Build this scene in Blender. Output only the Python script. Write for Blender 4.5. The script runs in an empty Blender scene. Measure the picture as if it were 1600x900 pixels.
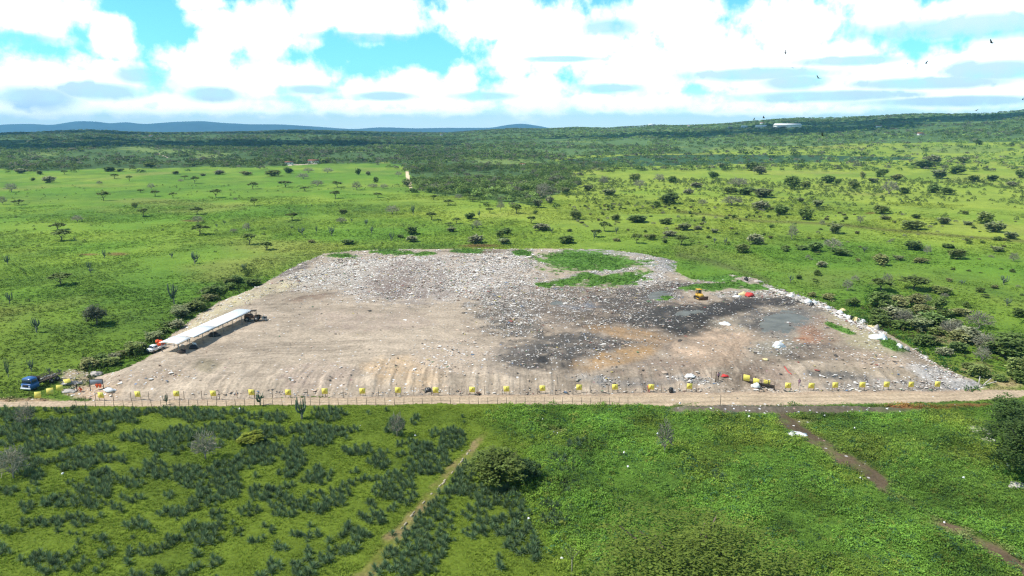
import bpy, math, random
import numpy as np
from mathutils import Vector, Matrix

# ------------------------------------------------------------------ camera, sky, sun, exposure
scene = bpy.context.scene
COL = scene.collection
R = math.radians
CAM_H = 50.0
F = 1066.0                      # focal length in pixels of a 1600 px wide picture
HORIZON = 203.0
P = math.atan((450 - HORIZON) / F)
cP, sP = math.cos(P), math.sin(P)

cam_data = bpy.data.cameras.new('camera')
cam = bpy.data.objects.new('camera', cam_data)
COL.objects.link(cam)
cam_data.sensor_width = 36.0
cam_data.lens = 36.0 * F / 1600.0
cam_data.clip_start = 0.5
cam_data.clip_end = 60000.0
cam.location = (0, 0, CAM_H)
cam.rotation_euler = (math.pi / 2 - P, 0, 0)
scene.camera = cam

scene.view_settings.view_transform = 'Standard'
scene.view_settings.look = 'None'
scene.view_settings.gamma = 1.0
scene.view_settings.exposure = 0.3
scene.view_settings.use_curve_mapping = False
scene.cycles.use_denoising = True
scene.cycles.denoising_prefilter = 'NONE'
scene.cycles.filter_width = 1.25
scene.cycles.max_bounces = 6
scene.cycles.diffuse_bounces = 3
scene.cycles.transparent_max_bounces = 8
scene.cycles.volume_bounces = 1

SUN_AZ = math.atan2(-0.94, -0.22)     # clockwise from +Y (towards +X)
SUN_EL = R(54)
sun_dir = Vector((math.sin(SUN_AZ) * math.cos(SUN_EL), math.cos(SUN_AZ) * math.cos(SUN_EL), math.sin(SUN_EL)))
sl = bpy.data.lights.new('sun', 'SUN')
sl.energy = 4.2
sl.angle = R(0.6)
sl.color = (1.0, 0.96, 0.89)
so = bpy.data.objects.new('sun', sl)
COL.objects.link(so)
so.rotation_euler = sun_dir.to_track_quat('Z', 'Y').to_euler()
so.location = sun_dir * 300


def px_dir(px, py):
    xc = (px - 800) / F
    yc = (450 - py) / F
    return np.array([xc, cP + yc * sP, -sP + yc * cP])


def build_world():
    w = bpy.data.worlds.new('World')
    scene.world = w
    w.use_nodes = True
    nt = w.node_tree
    N, L = nt.nodes, nt.links
    N.clear()
    out = N.new('ShaderNodeOutputWorld')
    bg = N.new('ShaderNodeBackground')
    bg.inputs['Strength'].default_value = 0.10
    L.new(bg.outputs[0], out.inputs[0])

    def M(op, a, b=None, c=None, clamp=False):
        n = N.new('ShaderNodeMath')
        n.operation = op
        n.use_clamp = clamp
        for i, v in enumerate((a, b, c)):
            if v is None:
                continue
            if isinstance(v, (int, float)):
                n.inputs[i].default_value = v
            else:
                L.new(v, n.inputs[i])
        return n.outputs[0]

    def VM(op, a, b=None):
        n = N.new('ShaderNodeVectorMath')
        n.operation = op
        for i, v in enumerate((a, b)):
            if v is None:
                continue
            if isinstance(v, tuple):
                n.inputs[i].default_value = v
            else:
                L.new(v, n.inputs[i])
        return n.outputs['Value'] if op in ('LENGTH', 'DOT_PRODUCT') else n.outputs[0]

    def smooth(v, a, b):
        n = N.new('ShaderNodeMapRange')
        n.interpolation_type = 'SMOOTHSTEP'
        L.new(v, n.inputs['Value'])
        n.inputs['From Min'].default_value = a
        n.inputs['From Max'].default_value = b
        return n.outputs['Result']

    def mixc(f, a, b):
        n = N.new('ShaderNodeMix')
        n.data_type = 'RGBA'
        if isinstance(f, float):
            n.inputs[0].default_value = f
        else:
            L.new(f, n.inputs[0])
        for k, v in ((6, a), (7, b)):
            if isinstance(v, tuple):
                n.inputs[k].default_value = v
            else:
                L.new(v, n.inputs[k])
        return n.outputs[2]

    def noise(vec, scale, detail, rough):
        n = N.new('ShaderNodeTexNoise')
        L.new(vec, n.inputs['Vector'])
        n.inputs['Scale'].default_value = scale
        n.inputs['Detail'].default_value = detail
        n.inputs['Roughness'].default_value = rough
        return n.outputs['Fac']

    sky = N.new('ShaderNodeTexSky')
    sky.sky_type = 'NISHITA'
    sky.sun_disc = False
    sky.sun_elevation = SUN_EL
    sky.sun_rotation = SUN_AZ
    sky.altitude = 100
    sky.air_density = 1.0
    sky.dust_density = 0.6
    sky.ozone_density = 1.5

    tc = N.new('ShaderNodeTexCoord')
    sep = N.new('ShaderNodeSeparateXYZ')
    L.new(tc.outputs['Generated'], sep.inputs[0])
    az = M('MULTIPLY', M('ARCTAN2', sep.outputs[0], sep.outputs[1]), 57.29578)
    el = M('MULTIPLY', M('ARCSINE', sep.outputs[2]), 57.29578)
    comb = N.new('ShaderNodeCombineXYZ')
    L.new(az, comb.inputs[0])
    L.new(el, comb.inputs[1])
    # elevation stretched near the horizon, where clouds pile up in thin layers
    el2 = M('MULTIPLY', M('POWER', M('MAXIMUM', el, 0.02), 0.72), 2.1)
    comb2 = N.new('ShaderNodeCombineXYZ')
    L.new(az, comb2.inputs[0])
    L.new(el2, comb2.inputs[1])
    n_big = noise(comb2.outputs[0], 0.16, 10.0, 0.60)
    n_puff = noise(comb2.outputs[0], 0.55, 7.0, 0.58)
    # same noise a little nearer the sun: its difference gives lit and shaded sides of the heaps
    n_off = noise(VM('ADD', comb2.outputs[0], (-0.35, 0.75, 0.0)), 0.55, 4.0, 0.5)
    n_soft = noise(comb2.outputs[0], 0.55, 4.0, 0.5)

    def blobs(lst):
        acc = None
        for (x, y, rx, ry) in lst:
            d = px_dir(x, y)
            a0 = math.degrees(math.atan2(d[0], d[1]))
            e0 = math.degrees(math.asin(d[2] / np.linalg.norm(d)))
            k = 57.3 / F
            v = VM('SUBTRACT', comb.outputs[0], (a0, e0, 0.0))
            v = VM('MULTIPLY', v, (1 / (rx * k), 1 / (ry * k), 0.0))
            ln = M('SUBTRACT', 1.0, VM('LENGTH', v))
            acc = ln if acc is None else M('MAXIMUM', acc, ln)
        return acc

    heaps = [(40, 20, 110, 60), (175, 60, 45, 48), (60, 130, 140, 62), (180, 125, 60, 45), (310, 5, 60, 20),
             (320, 105, 85, 65), (345, 60, 60, 40), (420, 50, 95, 60), (330, 30, 60, 30), (470, 125, 95, 50), (400, 130, 80, 45), (500, 20, 60, 40), (600, 25, 160, 50),
             (560, 140, 60, 30), (640, 140, 100, 45), (720, 130, 40, 45), (760, 30, 140, 60), (800, 90, 70, 60),
             (830, 150, 110, 60), (900, 60, 190, 90), (1000, 110, 140, 75), (1050, 20, 110, 60), (1130, 90, 160, 80), (1240, 40, 140, 75), (1300, 90, 120, 50),
             (1200, 130, 130, 45), (1400, 20, 90, 45), (1500, 25, 170, 45), (1380, 115, 80, 45), (1470, 110, 60, 50), (1560, 90, 90, 55), (1340, 140, 160, 35), (1530, 140, 150, 40), (1440, 150, 200, 26),
             (1000, 160, 260, 26), (640, 165, 260, 22), (300, 165, 300, 24), (60, 165, 140, 26), (1200, 168, 300, 18),
             (-160, 60, 160, 90), (-330, 140, 200, 60), (1760, 80, 170, 90), (1950, 130, 240, 60)]
    grey = [(60, 152, 55, 20), (150, 142, 70, 14), (330, 148, 45, 14), (215, 118, 40, 14), (960, 138, 60, 9), (1180, 116, 130, 12), (1240, 128, 60, 14), (950, 42, 60, 18), (1500, 45, 170, 22), (1330, 95, 90, 9),
            (1450, 130, 120, 10), (1300, 150, 140, 10), (1560, 110, 80, 16), (600, 150, 60, 8), (480, 140, 50, 10), (30, 60, 60, 10), (580, 60, 120, 9), (880, 92, 80, 6), (1500, 158, 160, 8), (760, 150, 60, 8)]
    B = blobs(heaps)
    G = blobs(grey)
    # clouds away from the mapped part of the sky: scattered heaps, thinning towards the zenith
    front = M('MULTIPLY', smooth(sep.outputs[1], 0.45, 0.75), M('SUBTRACT', 1.0, smooth(el, 15.0, 20.0)))
    field = M('SUBTRACT', M('MULTIPLY', M('SUBTRACT', noise(comb.outputs[0], 0.045, 3.0, 0.5), 0.46), 3.0), M('MULTIPLY', smooth(el, 15.0, 50.0), 0.35))
    dens = M('ADD', M('MULTIPLY', B, front), M('MULTIPLY', field, M('SUBTRACT', 1.0, front)))
    D = M('ADD', M('MULTIPLY', M('MAXIMUM', dens, -0.6), 1.15), M('MULTIPLY', M('SUBTRACT', n_big, 0.5), 1.5))
    D = M('SUBTRACT', M('ADD', D, M('MULTIPLY', M('SUBTRACT', n_puff, 0.5), 1.3)), 0.22)
    mask = smooth(D, 0.0, 0.42)
    emb = M('SUBTRACT', n_soft, n_off)
    shade = M('ADD', M('MULTIPLY', M('MULTIPLY', smooth(M('ADD', G, M('MULTIPLY', M('SUBTRACT', n_big, 0.5), 1.1)), -0.12, 0.62), front), 0.92),
              M('MULTIPLY', smooth(emb, 0.04, 0.25), 0.38))
    shade = M('MINIMUM', shade, 0.9)
    thick = smooth(D, 0.1, 0.9)
    white = (16.5, 16.8, 17.2, 1)
    under = (5.2, 7.6, 9.6, 1)
    cloud = mixc(shade, white, under)
    # clear sky: Sky Texture, cleaned towards the cyan of the photograph near the horizon
    skyc = N.new('ShaderNodeMix')
    skyc.data_type = 'RGBA'
    skyc.blend_type = 'MULTIPLY'
    skyc.inputs[0].default_value = 1.0
    L.new(sky.outputs[0], skyc.inputs[6])
    skyc.inputs[7].default_value = (0.62, 1.72, 1.75, 1)
    low = M('SUBTRACT', 1.0, smooth(el, 8.0, 35.0))
    blue = mixc(M('MULTIPLY', low, 0.85), sky.outputs[0], skyc.outputs[2])
    veil = M('SUBTRACT', 1.0, smooth(M('ADD', el, M('MULTIPLY', M('SUBTRACT', n_big, 0.5), 1.0)), 0.0, 4.2))
    blue = mixc(M('MULTIPLY', veil, 0.75), blue, (13.0, 14.5, 13.5, 1))
    final = mixc(M('MULTIPLY', mask, M('ADD', 0.55, M('MULTIPLY', thick, 0.45))), blue, cloud)
    # below the horizon: ground-coloured
    final = mixc(M('SUBTRACT', 1.0, smooth(el, -1.5, -0.3)), final, (2.0, 2.6, 1.6, 1))
    L.new(final, bg.inputs['Color'])
    w.cycles.sampling_method = 'MANUAL'
    w.cycles.sample_map_resolution = 1024


build_world()

# ------------------------------------------------------------------ helpers
rng = np.random.default_rng(7)
random.seed(7)


def S(r, g, b, k=1.0):
    """An sRGB triple 0..255 as a linear colour."""
    c = np.array([r, g, b], float) / 255.0
    return np.where(c <= 0.04045, c / 12.92, ((c + 0.055) / 1.055) ** 2.4) * k


def h2(ix, iy, seed):
    h = (ix.astype(np.int64) * 374761393 + iy.astype(np.int64) * 668265263 + seed * 974711 + 12345) & 0xFFFFFFFF
    h = ((h ^ (h >> 13)) * 1274126177) & 0xFFFFFFFF
    h = (h ^ (h >> 16)) & 0xFFFFFF
    return h.astype(np.float32) / np.float32(0xFFFFFF)


def vnoise(x, y, seed=0):
    ix = np.floor(x)
    iy = np.floor(y)
    fx = (x - ix).astype(np.float32)
    fy = (y - iy).astype(np.float32)
    fx = fx * fx * (3 - 2 * fx)
    fy = fy * fy * (3 - 2 * fy)
    a = h2(ix, iy, seed)
    b = h2(ix + 1, iy, seed)
    c = h2(ix, iy + 1, seed)
    d = h2(ix + 1, iy + 1, seed)
    return (a + (b - a) * fx) * (1 - fy) + (c + (d - c) * fx) * fy


def fbm(x, y, scale, octaves=4, seed=0, gain=0.5):
    """Noise about 0, in -1..1; scale is the size of the largest feature."""
    s = 0.0
    amp = 1.0
    tot = 0.0
    x = np.asarray(x, float) / scale
    y = np.asarray(y, float) / scale
    for o in range(octaves):
        s = s + amp * (vnoise(x * 2 ** o + 17.3 * o, y * 2 ** o - 9.1 * o, seed + o) * 2 - 1)
        tot += amp
        amp *= gain
    return s / tot * 1.6


def sstep(a, b, x):
    t = np.clip((x - a) / (b - a), 0, 1)
    return t * t * (3 - 2 * t)


def in_poly(px, py, poly):
    px = np.asarray(px, float)
    py = np.asarray(py, float)
    inside = np.zeros(px.shape, bool)
    n = len(poly)
    for i in range(n):
        x1, y1 = poly[i]
        x2, y2 = poly[(i + 1) % n]
        if y1 == y2:
            continue
        c = ((y1 > py) != (y2 > py)) & (px < (x2 - x1) * (py - y1) / (y2 - y1) + x1)
        inside ^= c
    return inside


def seg_dist(px, py, pts, closed=False):
    d = np.full(np.shape(px), 1e9)
    pts = list(pts)
    if closed:
        pts = pts + [pts[0]]
    for (x1, y1), (x2, y2) in zip(pts[:-1], pts[1:]):
        vx, vy = x2 - x1, y2 - y1
        t = np.clip(((px - x1) * vx + (py - y1) * vy) / (vx * vx + vy * vy + 1e-9), 0, 1)
        d = np.minimum(d, np.hypot(px - x1 - t * vx, py - y1 - t * vy))
    return d


def proj(x, y, z):
    """World to photograph pixels (1600 x 900), used to lay the plan out from the picture."""
    zz = np.asarray(z) - CAM_H
    dep = y * cP - zz * sP
    dep = np.where(dep < 1e-3, 1e-3, dep)
    return 800 + F * x / dep, 450 - F * (y * sP + zz * cP) / dep


def flat(px, py, z=0.0):
    d = px_dir(px, py)
    t = (z - CAM_H) / d[2]
    return np.array([d[0] * t, d[1] * t])


DUMP_PX = [(128, 618), (150, 590), (200, 572), (240, 553), (262, 530), (300, 500), (345, 470), (390, 452), (430, 432), (470, 410), (505, 396), (560, 391), (640, 389), (700, 388), (780, 389), (850, 388), (940, 390), (1000, 396), (1060, 408), (1055, 424), (1080, 436), (1140, 429), (1185, 436), (1190, 447), (1235, 460), (1290, 478), (1330, 500), (1385, 520), (1420, 540), (1470, 572), (1510, 590), (1555, 608), (1470, 610), (1200, 613), (900, 617), (600, 619), (300, 625), (150, 627)]
DUMP = [tuple(flat(x, y)) for x, y in DUMP_PX]
RIDGE = np.array([(-500, 205), (-200, 208), (0, 209), (70, 206), (140, 203), (200, 206), (260, 207), (330, 206), (400, 205), (450, 203), (500, 203.5), (600, 206), (700, 207), (760, 203), (800, 201), (850, 201), (900, 199), (950, 200), (1000, 197), (1018, 195.5), (1060, 196), (1100, 195), (1150, 192), (1200, 188), (1250, 186), (1300, 186), (1350, 184), (1400, 182), (1450, 180.5), (1500, 181), (1550, 180), (1600, 176), (1800, 172), (2200, 180)], float)


def height(x, y):
    x = np.asarray(x, float)
    y = np.asarray(y, float)
    r = np.hypot(x, y)
    h = np.zeros(np.broadcast(x, y).shape)
    near = (r < 420) & (y > 60)
    if near.any():
        xs, ys = x[near] if x.ndim else x, y[near] if y.ndim else y
        ins = in_poly(xs, ys, DUMP)
        sd = seg_dist(xs, ys, DUMP, True)
        # steeper towards the side bank, gentle ramp at the entrance
        wdt = 7.0 + 5.0 * sstep(10, 40, xs) * sstep(160, 125, ys)
        hh = np.where(ins, 1.9 * sstep(0, 1, sd / wdt), 0.0)
        hh = hh + np.where(ins, sstep(2, 10, sd) * (0.35 * fbm(xs, ys, 26, 3, 5) + 0.12 * fbm(xs, ys, 5, 3, 6)), 0)
        h[near] = hh
    far = r > 500
    if far.any():
        xf, yf, rf = (x[far], y[far], r[far]) if x.ndim else (x, y, r)
        ang = np.arctan2(xf, np.maximum(yf, 1e-6))
        ang = np.where(yf > 0, ang, np.sign(xf) * 1.5)
        # ridge height by bearing
        bp = np.arctan2((RIDGE[:, 0] - 800) / F, cP + (450 - RIDGE[:, 1]) / F * sP)
        yr = np.interp(ang, bp, RIDGE[:, 1])
        R0 = 3600.0
        zr = CAM_H + (HORIZON - yr) * R0 / F * np.maximum(np.cos(ang), 0.4) - 4.0
        t = sstep(800, R0, rf)
        g = zr * t * (1 - sstep(R0 + 100, 7500, rf) * 1.05)
        und = sstep(700, 1500, rf) * (1 - sstep(3300, 3600, rf) * 0.85)
        g = g + und * (5.0 * fbm(xf, yf, 900, 3, 21) + 2.0 * fbm(xf, yf, 240, 2, 22))
        h[far] = g
    return h


def unproj(px, py):
    """The ground point seen at a photograph pixel."""
    d = px_dir(px, py)
    d = d / np.linalg.norm(d)
    t = np.concatenate([np.linspace(40, 600, 1200), np.geomspace(600, 9000, 1500)])
    X = d[0] * t
    Y = d[1] * t
    Z = CAM_H + d[2] * t
    below = Z < height(X, Y)
    i = int(np.argmax(below)) if below.any() else len(t) - 1
    lo, hi = t[max(i - 1, 0)], t[i]
    for _ in range(14):
        m = (lo + hi) / 2
        if CAM_H + d[2] * m < float(height(np.array([d[0] * m]), np.array([d[1] * m]))[0]):
            hi = m
        else:
            lo = m
    return float(d[0] * hi), float(d[1] * hi), float(CAM_H + d[2] * hi)


def ppm(y):
    """Photograph pixels per metre at depth y (across the view)."""
    return F / (y * cP + CAM_H * sP)


def ground_z(x, y):
    return float(height(np.array([float(x)]), np.array([float(y)]))[0])


# ------------------------------------------------------------------ materials
MATS = {}


def new_mat(name):
    m = bpy.data.materials.new(name)
    m.use_nodes = True
    nt = m.node_tree
    bsdf = nt.nodes['Principled BSDF']
    return m, nt, bsdf


def mat(name, rgb, rough=0.7, metal=0.0, var=0.18, scale=3.0, bump=0.0):
    """Plain painted or natural surface: colour broken up by two sizes of noise."""
    if name in MATS:
        return MATS[name]
    m, nt, b = new_mat(name)
    tc = nt.nodes.new('ShaderNodeTexCoord')
    n1 = nt.nodes.new('ShaderNodeTexNoise')
    n1.inputs['Scale'].default_value = scale
    n1.inputs['Detail'].default_value = 6
    nt.links.new(tc.outputs['Object'], n1.inputs['Vector'])
    mr = nt.nodes.new('ShaderNodeMapRange')
    mr.inputs['From Min'].default_value = 0.3
    mr.inputs['From Max'].default_value = 0.7
    mr.inputs['To Min'].default_value = 1 - var
    mr.inputs['To Max'].default_value = 1 + var
    nt.links.new(n1.outputs['Fac'], mr.inputs['Value'])
    mx = nt.nodes.new('ShaderNodeMix')
    mx.data_type = 'RGBA'
    mx.blend_type = 'MULTIPLY'
    mx.inputs[0].default_value = 1
    mx.inputs[6].default_value = (*rgb, 1)
    nt.links.new(mr.outputs[0], mx.inputs[7])
    nt.links.new(mx.outputs[2], b.inputs['Base Color'])
    b.inputs['Roughness'].default_value = rough
    b.inputs['Metallic'].default_value = metal
    if bump:
        bp = nt.nodes.new('ShaderNodeBump')
        bp.inputs['Strength'].default_value = bump
        bp.inputs['Distance'].default_value = 0.05
        nt.links.new(n1.outputs['Fac'], bp.inputs['Height'])
        nt.links.new(bp.outputs[0], b.inputs['Normal'])
    MATS[name] = m
    return m


def attr_mat(name, rough=0.8, transl=0.0, spec=0.2):
    """Colour from the mesh's own per-leaf or per-piece colour."""
    if name in MATS:
        return MATS[name]
    m, nt, b = new_mat(name)
    a = nt.nodes.new('ShaderNodeVertexColor')
    a.layer_name = 'Col'
    oi = nt.nodes.new('ShaderNodeObjectInfo')
    mr = nt.nodes.new('ShaderNodeMapRange')
    mr.inputs['To Min'].default_value = 0.82
    mr.inputs['To Max'].default_value = 1.2
    nt.links.new(oi.outputs['Random'], mr.inputs['Value'])
    mx = nt.nodes.new('ShaderNodeMix')
    mx.data_type = 'RGBA'
    mx.blend_type = 'MULTIPLY'
    mx.inputs[0].default_value = 1
    nt.links.new(a.outputs['Color'], mx.inputs[6])
    nt.links.new(mr.outputs[0], mx.inputs[7])
    nt.links.new(mx.outputs[2], b.inputs['Base Color'])
    b.inputs['Roughness'].default_value = rough
    b.inputs['Specular IOR Level'].default_value = spec
    if transl:
        tr = nt.nodes.new('ShaderNodeBsdfTranslucent')
        nt.links.new(mx.outputs[2], tr.inputs['Color'])
        ms = nt.nodes.new('ShaderNodeMixShader')
        ms.inputs[0].default_value = transl
        nt.links.new(b.outputs[0], ms.inputs[1])
        nt.links.new(tr.outputs[0], ms.inputs[2])
        nt.links.new(ms.outputs[0], nt.nodes['Material Output'].inputs[0])
    MATS[name] = m
    return m


def ground_mat():
    m, nt, b = new_mat('ground_surface')
    N, L = nt.nodes, nt.links
    a = N.new('ShaderNodeVertexColor')
    a.layer_name = 'Col'
    at = N.new('ShaderNodeAttribute')
    at.attribute_name = 'rub'
    geo = N.new('ShaderNodeNewGeometry')

    def noise(scale, detail=6, rough=0.6):
        n = N.new('ShaderNodeTexNoise')
        n.inputs['Scale'].default_value = scale
        n.inputs['Detail'].default_value = detail
        n.inputs['Roughness'].default_value = rough
        L.new(geo.outputs['Position'], n.inputs['Vector'])
        return n.outputs['Fac']

    def mrange(v, a0, a1, b0, b1):
        n = N.new('ShaderNodeMapRange')
        L.new(v, n.inputs['Value'])
        for k, x in (('From Min', a0), ('From Max', a1), ('To Min', b0), ('To Max', b1)):
            n.inputs[k].default_value = x
        return n.outputs[0]

    def mix(f, c1, c2, blend='MIX'):
        n = N.new('ShaderNodeMix')
        n.data_type = 'RGBA'
        n.blend_type = blend
        for k, v in ((0, f), (6, c1), (7, c2)):
            if isinstance(v, (float, int)):
                n.inputs[k].default_value = v
            elif isinstance(v, tuple):
                n.inputs[k].default_value = v
            else:
                L.new(v, n.inputs[k])
        return n.outputs[2]

    def math_(op, a0, b0):
        n = N.new('ShaderNodeMath')
        n.operation = op
        for i, v in enumerate((a0, b0)):
            if isinstance(v, (float, int)):
                n.inputs[i].default_value = v
            else:
                L.new(v, n.inputs[i])
        return n.outputs[0]

    fine = noise(1.7, 8, 0.7)
    mid = noise(0.22, 6, 0.6)
    c = mix(1.0, a.outputs['Color'], mrange(fine, 0.28, 0.72, 0.62, 1.36), 'MULTIPLY')
    c = mix(1.0, c, mrange(mid, 0.3, 0.7, 0.86, 1.14), 'MULTIPLY')
    # scraps pressed into the dump's surface, cell by cell
    vo = N.new('ShaderNodeTexVoronoi')
    vo.inputs['Scale'].default_value = 1.9
    L.new(geo.outputs['Position'], vo.inputs['Vector'])
    sp = N.new('ShaderNodeSeparateColor')
    L.new(vo.outputs['Color'], sp.inputs[0])
    hit = math_('LESS_THAN', sp.outputs[0], math_('MULTIPLY', at.outputs['Fac'], 0.52))
    near = math_('LESS_THAN', vo.outputs['Distance'], mrange(sp.outputs[2], 0, 1, 0.18, 0.5))
    hit = math_('MULTIPLY', hit, near)
    ramp = N.new('ShaderNodeValToRGB')
    L.new(sp.outputs[1], ramp.inputs[0])
    cr = ramp.color_ramp
    cr.interpolation = 'CONSTANT'
    cr.elements[0].position = 0
    cr.elements[0].color = (0.72, 0.71, 0.69, 1)
    cr.elements[1].position = 0.42
    cr.elements[1].color = (0.48, 0.45, 0.42, 1)
    for p_, cc in ((0.62, (0.62, 0.55, 0.5, 1)), (0.74, (0.10, 0.10, 0.10, 1)), (0.86, (0.35, 0.22, 0.2, 1)), (0.91, (0.25, 0.32, 0.45, 1)), (0.95, (0.6, 0.6, 0.58, 1))):
        e = cr.elements.new(p_)
        e.color = cc
    c = mix(hit, c, ramp.outputs[0])
    L.new(c, b.inputs['Base Color'])
    b.inputs['Roughness'].default_value = 0.95
    b.inputs['Specular IOR Level'].default_value = 0.1
    bp = N.new('ShaderNodeBump')
    bp.inputs['Strength'].default_value = 0.7
    bp.inputs['Distance'].default_value = 0.25
    L.new(fine, bp.inputs['Height'])
    L.new(bp.outputs[0], b.inputs['Normal'])
    return m


# ------------------------------------------------------------------ mesh building
def mesh_np(name, V, faces, cols=None, smooth=False):
    """faces: list of int arrays (n,3) and/or (n,4)."""
    me = bpy.data.meshes.new(name)
    V = np.ascontiguousarray(V, np.float32)
    faces = [np.asarray(f, np.int32) for f in faces if len(f)]
    loops = np.concatenate([f.ravel() for f in faces])
    tot = np.concatenate([np.full(len(f), f.shape[1], np.int32) for f in faces])
    me.vertices.add(len(V))
    me.vertices.foreach_set('co', V.ravel())
    me.loops.add(len(loops))
    me.loops.foreach_set('vertex_index', loops)
    me.polygons.add(len(tot))
    start = np.concatenate([[0], np.cumsum(tot)[:-1]]).astype(np.int32)
    me.polygons.foreach_set('loop_start', start)
    if smooth:
        me.polygons.foreach_set('use_smooth', np.ones(len(tot), bool))
    if cols is not None:
        at = me.attributes.new('Col', 'FLOAT_COLOR', 'POINT')
        c4 = np.ones((len(V), 4), np.float32)
        c4[:, :3] = cols
        at.data.foreach_set('color', c4.ravel())
    me.update(calc_edges=True)
    return me


def link(name, me, material=None, parent=None, loc=None):
    o = bpy.data.objects.new(name, me)
    COL.objects.link(o)
    if material is not None:
        for mm in (material if isinstance(material, (list, tuple)) else [material]):
            if mm.name not in [x.name for x in me.materials if x]:
                me.materials.append(mm)
    if parent is not None:
        o.parent = parent
    if loc is not None:
        o.location = loc
    return o


def tag(o, label, cat, group=None):
    o['label'] = label
    o['category'] = cat
    if group:
        o['group'] = group
    return o


def empty(name, loc, rz=0.0):
    o = bpy.data.objects.new(name, None)
    o.empty_display_size = 0.3
    COL.objects.link(o)
    o.location = loc
    o.rotation_euler = (0, 0, rz)
    return o


class MB:
    """Collects shapes for ONE mesh object."""

    def __init__(self):
        self.v, self.f3, self.f4, self.c, self.n = [], [], [], [], 0

    def add(self, V, f4=None, f3=None, col=None):
        V = np.asarray(V, float)
        self.v.append(V)
        if f4 is not None and len(f4):
            self.f4.append(np.asarray(f4) + self.n)
        if f3 is not None and len(f3):
            self.f3.append(np.asarray(f3) + self.n)
        c = np.ones((len(V), 3)) if col is None else np.broadcast_to(np.asarray(col, float), (len(V), 3))
        self.c.append(c)
        self.n += len(V)
        return self

    def box(self, c, s, rz=0.0, bev=0.0, taper=1.0, col=None, rx=0.0, ry=0.0):
        """Box with chamfered vertical edges and top; taper scales the top."""
        hx, hy, hz = s[0] / 2, s[1] / 2, s[2] / 2
        bv = min(bev, hx * 0.9, hy * 0.9, hz * 0.9) if bev else 0

        def ring(z, inset, k):
            X, Y = (hx - inset) * k, (hy - inset) * k
            q = bv * k
            if bv:
                return [(-X + q, -Y, z), (X - q, -Y, z), (X, -Y + q, z), (X, Y - q, z), (X - q, Y, z), (-X + q, Y, z), (-X, Y - q, z), (-X, -Y + q, z)]
            return [(-X, -Y, z), (X, -Y, z), (X, Y, z), (-X, Y, z)]
        rings = [ring(-hz, 0, 1.0)]
        if bv:
            rings += [ring(hz - bv, 0, taper), ring(hz, bv, taper)]
        else:
            rings += [ring(hz, 0, taper)]
        n = len(rings[0])
        V = np.array([p for r_ in rings for p in r_], float)
        f4 = []
        for k in range(len(rings) - 1):
            for i in range(n):
                j = (i + 1) % n
                f4.append((k * n + i, k * n + j, (k + 1) * n + j, (k + 1) * n + i))
        f3 = []
        top = (len(rings) - 1) * n
        for i in range(1, n - 1):
            f3.append((0, i + 1, i))
            f3.append((top, top + i, top + i + 1))
        V = self._rot(V, rx, ry, rz) + np.array(c, float)
        return self.add(V, f4, f3, col)

    @staticmethod
    def _rot(V, rx, ry, rz):
        if rx or ry or rz:
            m = np.array(Matrix.Rotation(rz, 3, 'Z') @ Matrix.Rotation(ry, 3, 'Y') @ Matrix.Rotation(rx, 3, 'X'))
            return V @ m.T
        return V

    def tube(self, pts, rad, sides=8, col=None, cap=True):
        pts = np.asarray(pts, float)
        n = len(pts)
        rad = np.broadcast_to(np.asarray(rad, float), (n,))
        V = []
        for i in range(n):
            t = pts[min(i + 1, n - 1)] - pts[max(i - 1, 0)]
            t = t / (np.linalg.norm(t) + 1e-9)
            a = np.cross(t, [0.31, 0.17, 0.94] if abs(t[2]) < 0.9 else [1, 0, 0])
            a /= np.linalg.norm(a) + 1e-9
            b = np.cross(t, a)
            for k in range(sides):
                w = 2 * math.pi * k / sides
                V.append(pts[i] + rad[i] * (math.cos(w) * a + math.sin(w) * b))
        f4 = [(i * sides + k, i * sides + (k + 1) % sides, (i + 1) * sides + (k + 1) % sides, (i + 1) * sides + k) for i in range(n - 1) for k in range(sides)]
        f3 = []
        if cap:
            for i in range(1, sides - 1):
                f3.append((0, i + 1, i))
                e = (n - 1) * sides
                f3.append((e, e + i, e + i + 1))
        return self.add(V, f4, f3, col)

    def cyl(self, c, r_, h, axis='Z', sides=16, col=None):
        c = np.array(c, float)
        d = {'X': (1, 0, 0), 'Y': (0, 1, 0), 'Z': (0, 0, 1)}[axis]
        d = np.array(d) * h / 2
        return self.tube([c - d, c + d], r_, sides, col)

    def lump(self, c, s, seed=0, rough=0.25, nu=14, nv=8, col=None, zmin=-0.35):
        """An uneven heap or sack: a squashed ball with noise."""
        rg = np.random.default_rng(seed)
        ph = rg.uniform(0, 6.28, 6)
        V = []
        for j in range(nv + 1):
            th = math.pi * j / nv
            for i in range(nu):
                a = 2 * math.pi * i / nu
                k = 1 + rough * (0.5 * math.sin(2 * a + ph[0]) * math.sin(2 * th + ph[1]) + 0.35 * math.sin(3 * a + ph[2] + th * 2) + 0.4 * rg.uniform(-1, 1))
                z = math.cos(th) * k
                V.append((math.sin(th) * math.cos(a) * k * s[0], math.sin(th) * math.sin(a) * k * s[1], max(z, zmin) * s[2]))
        f4 = [(j * nu + i, (j + 1) * nu + i, (j + 1) * nu + (i + 1) % nu, j * nu + (i + 1) % nu) for j in range(nv) for i in range(nu)]
        return self.add(np.array(V) + np.array(c, float), f4, None, col)

    def mesh(self, name, smooth=False):
        fs = []
        if self.f3:
            fs.append(np.concatenate(self.f3))
        if self.f4:
            fs.append(np.concatenate(self.f4))
        return mesh_np(name, np.concatenate(self.v), fs, np.concatenate(self.c), smooth)

    def build(self, name, material, parent=None, loc=None, smooth=False):
        return link(name, self.mesh(name, smooth), material, parent, loc)


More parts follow.
